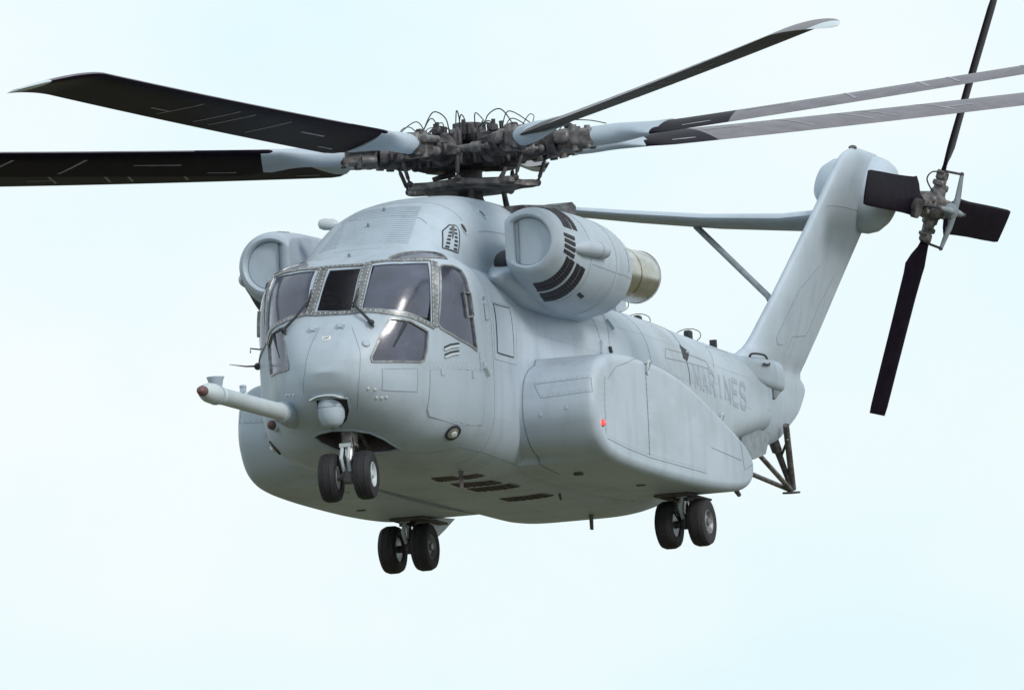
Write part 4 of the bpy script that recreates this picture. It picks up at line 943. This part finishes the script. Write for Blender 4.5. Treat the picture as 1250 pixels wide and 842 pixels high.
def lin(a, b, t): return a+(b-a)*t
def arm_parts(k):
    psi = radians(PSI0+k*360/NB); Rz = Matrix.Rotation(psi, 4, 'Z'); T0 = Matrix.Translation((0, 0, HZ)) @ Rz
    def add(g, name, m, par):
        o = g.make(name, m, par); o.matrix_local = T0; return o
    g = G()     # yoke and sleeve, local x outwards, y towards the leading side
    g.box((.66, 0, 0), (.28, .30, .26), bev=.05)
    g.tube([(.60, 0, 0), (.74, 0, 0), (.78, 0, 0), (1.12, 0, 0), (1.16, 0, 0), (1.22, 0, 0)], [.20, .21, .165, .145, .18, .18], 18)
    g.box((.92, .17, -.02), (.36, .10, .12), bev=.02); g.box((.95, -.17, .02), (.34, .09, .14), bev=.02)
    for q in (-1, 1): g.tube([(.60, q*.16, -.22), (.60, q*.16, .22)], .035, 10)
    arm = add(g, 'rotor_arm', HUBM, hub)
    return T0
hoses = [(.0, .55), (.3, .9), (.7, 1.3)]
arm_meshes = {}
def shared(key, build, name, m, par, M_, smooth=40):
    if key not in arm_meshes:
        o = build().make(name, m, par, smooth); arm_meshes[key] = o.data
    else: o = link(name, arm_meshes[key], par)
    o.matrix_local = M_; return o
def g_arm():
    g = G(); g.box((.66, 0, 0), (.28, .34, .27), bev=.05)
    g.tube([(.58, 0, 0), (.76, 0, 0), (.80, 0, 0), (1.08, 0, 0), (1.12, 0, 0), (1.24, 0, 0)], [.21, .22, .17, .15, .185, .18], 18)
    g.box((.92, .19, -.03), (.40, .10, .14), bev=.02); g.box((.95, -.18, .03), (.34, .09, .16), bev=.02)
    for q in (-1, 1):
        g.tube([(.58, q*.17, -.19), (.58, q*.17, .27)], .04, 10); g.tube([(.70, q*.17, -.20), (.70, q*.17, .24)], .028, 8)
    g.tube([(.45, 0, -.18), (.62, .05, -.20), (.74, 0, -.16)], .05, 10)
    return g
def g_fold():      # blade fold hinge block
    g = G(); g.box((1.38, 0, .0), (.26, .30, .30), bev=.05); g.box((1.60, .09, .0), (.34, .12, .27), bev=.03); g.box((1.60, -.10, .0), (.34, .11, .24), bev=.03)
    for q in (-.10, .11): g.tube([(1.50, q, -.17), (1.50, q, .18)], .055, 12); g.tube([(1.70, q, -.15), (1.70, q, .15)], .04, 12)
    g.box((1.36, -.20, .03), (.22, .12, .16), bev=.03); g.tube([(1.28, .20, .08), (1.66, .20, .06)], .05, 12); g.tube([(1.30, .20, -.08), (1.50, .2, -.08)], .06, 12)
    return g
def g_damper():
    g = G(); a = Vector((1.06, -.20, -.02)); b = Vector((.60, -.52, -.02)); m_ = a.lerp(b, .45)
    g.tube([a, a.lerp(b, .18), a.lerp(b, .20), m_], [.03, .03, .075, .075], 14); g.tube([m_, m_.lerp(b, .1), b.lerp(m_, .12), b], [.055, .055, .05, .04], 12); g.ball(a, .055, 10); g.ball(b, .06, 10)
    return g
def g_horn():
    g = G(); g.loft([[Vector((x, y, z)) for x, z in ((.98, -.10), (1.10, -.08), (1.10, .06), (.98, .08))] for y in (.12, .20)]); g.loft([[Vector((1.04-.06*t+.05*c, .16+.18*t, -.06+.05*s_)) for c, s_ in ((-1, -1), (1, -1), (1, 1), (-1, 1))] for t in (0, 1)]); return g
def g_link():
    p1 = Vector((.98, .34, -.07)); ca = radians(17); p0 = Vector((.91*cos(ca), .91*sin(ca), SWZ-HZ+.02))
    g = G(); g.tube([p1, p1.lerp(p0, .2), p1.lerp(p0, .22), p1.lerp(p0, .78), p1.lerp(p0, .8), p0], [.018, .018, .027, .027, .018, .018], 10); g.ball(p1, .045, 10); g.ball(p0, .05, 10)
    return g
def g_hose(v):
    g = G(); r_ = random.Random(v)
    def lp(P, r=.010): g.tube(spline(P, 7), r*.8, 5)
    h = .12+.22*r_.random()
    lp([(.25, .02, .22), (.30, .04, .22+h*.8), (.48, .10, .24+h), (.62, .15, .18+h*.5), (.66, .17, .2)], .011)
    lp([(.52, -.12, .22), (.66, -.18, .34+.15*r_.random()), (.95, -.16, .28), (1.05, -.12, .17)], .010)
    lp([(.70, .10, .20), (.95, .18, .24+.06*r_.random()), (1.30, .12, .24), (1.42, .08, .17)], .008)
    if v % 2 == 0: lp([(1.30, -.05, .15), (1.45, -.10, .24+.05*r_.random()), (1.72, -.06, .22), (1.95, .0, .15)], .009)
    if v % 2: lp([(1.5, .1, .16), (1.62, .16, .30), (1.9, .10, .24), (2.0, .02, .12)], .008)
    g.box((.86, -.02, .24), (.10, .12, .10), bev=.02); g.box((1.42, .02, .19), (.12, .10, .07), bev=.02); g.tube([(.45, .18, .22), (.45, .18, .42)], .03, 8); g.tube([(.38, -.16, .22), (.38, -.16, .36)], .045, 10)
    return g
# blades
def pitch_at(r): return radians(15.8-.42*(r-2.5)) if r > 2.5 else radians(15.8*max(0, (r-1.7))/.8)
def blade_sec(r, K=36):
    if r < 3.0:
        t = max(0, min(1, (r-2.0)/1.0)); t = t*t*(3-2*t)
    else: t = 1
    chord = .87
    sweep = 0; drop = 0
    if r > 10.6:
        q = (r-10.6)/1.44; chord = .87*(1-.78*q**1.7); sweep = -.34*q**1.8; drop = -.26*q**1.6
    cur = .0012*(r-2)**2 if r > 2 else 0
    th = pitch_at(r); out = []
    for k in range(K):
        a = 2*pi*k/K; s_ = (1-cos(a))/2
        pf = 5*(.2969*math.sqrt(s_)-.126*s_-.3516*s_*s_+.2843*s_**3-.1015*s_**4)*.125
        y = (.27*chord/.92*.92-chord*s_); z = math.copysign(1, sin(a))*pf*chord+.02*chord*math.sin(pi*s_)
        ty = .15*cos(a)*1.0; tz = .132*sin(a)
        y = lin(ty, y, t); z = lin(tz, z, t)
        yy = y*cos(th)-z*sin(th); zz = y*sin(th)+z*cos(th)
        out.append(Vector((r, yy+sweep, zz+drop+cur)))
    return out
def g_blade():
    g = G(); rs = list(np.linspace(2.45, 10.6, 44))+list(np.linspace(10.66, 11.6, 9))
    g.loft([blade_sec(r) for r in rs]); return g
def g_cuff():
    g = G(); rs = np.linspace(1.72, 2.62, 14); R_ = []
    for r in rs:
        s_ = blade_sec(r); k = 1.03; c = sum(s_, Vector())/len(s_); R_.append([c+(p-c)*k for p in s_])
    # slanted outer end
    R_.append([Vector((p.x+.12+(.22*(p.y+.4)), p.y, p.z)) for p in [c+(q-c)*1.02 for q in blade_sec(2.62)]])
    g.loft(R_); return g
def g_tip():
    g = G(); g.loft([blade_sec(r) for r in list(np.linspace(11.6, 12.04, 7))]); return g
def bl_pt(r, s_, top):
    sec = blade_sec(r, 72); k = int(round(math.acos(1-2*s_)/(2*pi)*72)); k = k if top else (72-k) % 72
    n_ = Vector((0, -sin(pitch_at(r)), cos(pitch_at(r))))*(1 if top else -1); return sec[k]+n_*.004
def g_chord(r, w, dr, s0=.18, s1=.82):
    g = G()
    for top in (True, False):
        n = 9; A = [bl_pt(r+dr*q, lin(s0, s1, q), top) for q in np.linspace(0, 1, n)]; B_ = [bl_pt(r+w+dr*q, lin(s0, s1, q), top) for q in np.linspace(0, 1, n)]
        g.add(A+B_, [(i, i+1, n+i+1, n+i) for i in range(n-1)])
    return g
def g_length(r0_, r1_, s_):
    g = G()
    for top in (True, False):
        n = 7; A = [bl_pt(r, s_, top) for r in np.linspace(r0_, r1_, n)]; B_ = [bl_pt(r, s_+.045, top) for r in np.linspace(r0_, r1_, n)]
        g.add(A+B_, [(i, i+1, n+i+1, n+i) for i in range(n-1)])
    return g
flap = [-0.007, .012, .060, .112, .118, .088, .012]       # rise per metre of radius
dpsi = [1.1, 2.2, .5, .5, 0, 0, .5]
for k in range(NB):
    psi = radians(PSI0+k*360/NB+dpsi[k]); M0 = Matrix.Translation((0, 0, HZ)) @ Matrix.Rotation(psi, 4, 'Z'); M1 = M0 @ Matrix.Rotation(-math.atan(flap[k]), 4, 'Y')
    Mh = M0
    shared('arm', g_arm, 'rotor_arm', HUBM, hub, M1)
    shared('damper', g_damper, 'lag_damper', HUBB, hub, M0)
    shared('horn', g_horn, 'pitch_horn', HUBM, hub, M1)
    shared('link', g_link, 'pitch_link', HUBM, swp, M0, 30)
    shared('hose%d' % (k % 4), lambda: g_hose(k % 4), 'hydraulic_hoses', HOSE, hub, M1)
    shared('fold', g_fold, 'fold_hinge', HUBB, hub, M1)
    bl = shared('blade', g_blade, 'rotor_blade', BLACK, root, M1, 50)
    I = Matrix.Identity(4)
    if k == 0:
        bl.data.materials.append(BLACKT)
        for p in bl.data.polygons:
            if p.normal.z > .1 and p.center.x > 3.7: p.material_index = 1  # painted sheen left off the root, where the twist keeps faces dark
    shared('cuff', g_cuff, 'blade_cuff', PAINT2, bl, I, 50); shared('tip', g_tip, 'blade_tip', GREYW if k in (2, 3, 4) else PALE, bl, I, 50) if False else shared('tip', g_tip, 'blade_tip', PALE, bl, I, 50)
    for j, (r, w, dr) in enumerate(((5.2, .05, .30), (6.2, .05, .32), (6.62, .05, .32), (7.65, .05, .3))): shared('cs%d' % j, lambda: g_chord(r, w, dr), 'index_stripe', GREYW, bl, I, 60)
    for j, (r, r1, s_) in enumerate(((3.1, 3.5, .78), (3.9, 4.55, .42), (7.85, 8.4, .62))): shared('ls%d' % j, lambda: g_length(r, r1, s_), 'spar_mark', GREYW, bl, I, 60)
# ------------------------------------------------------------ tail rotor
TC = Vector((-15.30, 1.50, 5.98))
TM = Matrix((XT, NT, WT)).transposed().to_4x4(); TM.translation = TC     # local x forward, y outwards along the axle, z up the blade
g = G(); g.lathe([(.10, -.40), (.14, -.34), (.20, -.10), (.22, .06), (.16, .12), (.10, .16), (.10, .22)], (0, 0, 0), (0, 1, 0), 24)
for k in range(4):
    a = k*pi/2; d = Vector((sin(a), 0, cos(a))); e = Vector((cos(a), 0, -sin(a)))
    g.tube([d*.1, d*.24, d*.26, d*.42], [.12, .11, .085, .075], 12); g.box(d*.34+e*.10, (.08, .16, .08), bev=.02); g.box(d*.28-e*.09+Vector((0, .05, 0)), (.07, .1, .1), bev=.02)
th = g.make('tail_rotor_hub', HUBB, root); th.matrix_local = TM
g = G()
for k in (0, 2):
    a = k*pi/2; d = Vector((sin(a), 0, cos(a))); e = Vector((cos(a), 0, -sin(a)))
    g.tube([Vector((0, .30, 0)), d*.20+Vector((0, .31, 0)), d*.56+Vector((0, .27, 0))], [.06, .045, .026], 10)
for k in (1, 3):
    a = k*pi/2; d = Vector((sin(a), 0, cos(a)))
    g.tube([Vector((0, .30, 0)), d*.30+Vector((0, .30, 0)), d*.50+Vector((0, .26, 0))], [.06, .045, .026], 10)
g.lathe([(.10, .20), (.12, .24), (.12, .32), (.06, .36)], (0, 0, 0), (0, 1, 0), 20)
sb = g.make('pitch_beam', SEAM, root); sb.matrix_local = TM
for k in range(4):
    a = k*pi/2; d = Vector((sin(a), 0, cos(a))); e = Vector((cos(a), 0, -sin(a)))
    g = G(); g.tube([d*.54+Vector((0, .27, 0)), d*.52+e*.04+Vector((0, .02, 0))], .018, 8); g.ball(d*.54+Vector((0, .27, 0)), .035, 8)
    o = g.make('pitch_link', HUBM, sb)
    g = G(); g.tube(spline([d*.2+e*.1+Vector((0, -.05, 0)), d*.34+e*.20+Vector((0, -.14, 0)), d*.46+e*.13+Vector((0, -.12, 0)), d*.50+e*.04], 6), .011, 6); g.make('flex_hose', HOSE, th)
def g_tblade():
    g = G(); rings = []
    for r, c, le, thk, pt in ((.40, .17, .085, .10, 12), (.50, .20, .10, .08, 12), (.60, .26, .12, .06, 14), (.72, .44, .16, .05, 10), (.86, .57, .19, .05, 9.5), (1.0, .54, .18, .05, 9), (1.3, .52, .17, .045, 9), (1.8, .51, .17, .045, 8.5), (2.4, .51, .17, .04, 8), (2.9, .50, .165, .04, 8), (3.03, .47, .15, .02, 8)):
        t = radians(pt); rr = []
        for k in range(24):
            a = 2*pi*k/24; s_ = (1-cos(a))/2; pf = (.2969*math.sqrt(s_)-.126*s_-.3516*s_*s_+.2843*s_**3-.1015*s_**4)*10*thk/2*.95
            x = le-c*s_; y = math.copysign(1, sin(a))*pf; rr.append(Vector((x*cos(t)-y*sin(t), x*sin(t)+y*cos(t)+.004*r*r, r)))
        rings.append(rr)
    g.loft(rings); return g
for k in range(4):
    M_ = TM @ Matrix.Rotation(k*pi/2+radians(2.2), 4, 'Y')
    tb = shared('tblade', g_tblade, 'tail_rotor_blade', BLACK, root, M_, 50)
    def g_clamp():
        g = G(); g.box((.0, 0, .45), (.20, .14, .14), bev=.03); g.tube([(.09, .05, .5), (.09, -.05, .5)], .03); g.tube([(-.09, .05, .40), (-.09, -.08, .40)], .025); return g
    shared('tclamp', g_clamp, 'root_clamp', HUBB, tb, Matrix.Identity(4))
    def g_tt():
        g = G(); 
        for top in (1, -1):
            g.add([Vector((x, top*y_, r)) for r in (2.93, 3.0) for x, y_ in ((.12, .022), (.0, .032), (-.15, .024), (-.26, .010))], [(0, 1, 5, 4), (1, 2, 6, 5), (2, 3, 7, 6)])
        return g
# ------------------------------------------------------------ the two pilots
def pilot(s, label, reach):
    per = bpy.data.objects.new('person', None); COL.objects.link(per); per.matrix_world = HM @ Matrix.Translation((4.36, .55*s, 2.21))
    per['label'] = label; per['category'] = 'person'; per['group'] = 'pilots seated behind the windscreen'
    V = [(0, 0, 0), (-.02, 0, .16), (-.04, 0, .34), (-.05, 0, .48), (-.02, 0, .60), (.02, 0, .70), (.03, 0, .80),
         (-.04, .19, .47), (.12, .24, .24), (.38, .14*1, .18+reach), (.46, .12, .19+reach), (-.04, -.19, .47), (.14, -.24, .24), (.36, -.12, .10), (.44, -.10, .09),
         (.06, .11, -.01), (.50, .14, .04), (.66, .13, -.36), (.80, .13, -.38), (.06, -.11, -.01), (.50, -.14, .04), (.66, -.13, -.36), (.80, -.13, -.38)]
    E = [(0, 1), (1, 2), (2, 3), (3, 4), (4, 5), (5, 6), (3, 7), (7, 8), (8, 9), (9, 10), (3, 11), (11, 12), (12, 13), (13, 14), (0, 15), (15, 16), (16, 17), (17, 18), (0, 19), (19, 20), (20, 21), (21, 22)]
    Rr = [.15, .14, .16, .14, .065, .085, .075, .075, .055, .035, .03, .075, .055, .035, .03, .10, .075, .05, .04, .10, .075, .05, .04]
    n0 = len(V)     # five bent fingers and a thumb side on each hand
    for hb, sd in ((10, 1), (14, -1)):
        hx, hy, hz = V[hb]
        for j, (dy, L1) in enumerate(((-.030, .05), (-.012, .06), (.008, .055), (.026, .042), (.040*-sd, .04))):
            a = len(V); V.append((hx+.03, hy+dy, hz+.005)); V.append((hx+.03+L1*.6, hy+dy, hz-.005)); V.append((hx+.03+L1*.7, hy+dy, hz-.03))
            E += [(hb, a), (a, a+1), (a+1, a+2)]; Rr += [.011, .009, .008]
    me = bpy.data.meshes.new('body'); me.from_pydata(V, E, []); ob = bpy.data.objects.new('tmp', me); COL.objects.link(ob)
    sk_ = ob.modifiers.new('s', 'SKIN'); sub = ob.modifiers.new('u', 'SUBSURF'); sub.levels = 1; sub.render_levels = 1
    for i, v in enumerate(me.skin_vertices[0].data): v.radius = (Rr[i], Rr[i]); v.use_root = (i == 0)
    bpy.context.view_layer.update()
    m2 = bpy.data.meshes.new_from_object(ob.evaluated_get(bpy.context.evaluated_depsgraph_get())); bpy.data.objects.remove(ob)
    m2.materials.clear(); m2.materials.append(CLOTH); m2.materials.append(SKIN)
    for p in m2.polygons:
        c = p.center
        if c.z > .60 or c.x > .44 and c.z > -.1: p.material_index = 1
    m2.shade_smooth(); bd = link('body', m2, per); m2.name = 'body'
    g = G(); g.ball((.01, 0, .74), .145, 20, (1.05, .95, 1.0)); g.box((.0, 0, .66), (.16, .26, .14), bev=.05); hm = g.make('helmet', HELM, per)
    g = G(); g.ball((.065, 0, .745), .115, 16, (1, .95, .62)); g.make('visor', GLASSD, hm)
    g = G(); g.ball((.14, 0, .66), .02, 8); g.box((.13, 0, .635), (.02, .05, .012)); g.tube([(.10, .11, .66), (.16, .05, .63)], .007, 6); g.make('microphone', HOSE, hm)
    return per
pilot(1, 'pilot in green flight suit and grey helmet behind the port windscreen pane', .0)
pilot(-1, 'pilot in green flight suit and grey helmet behind the starboard windscreen pane', .08)
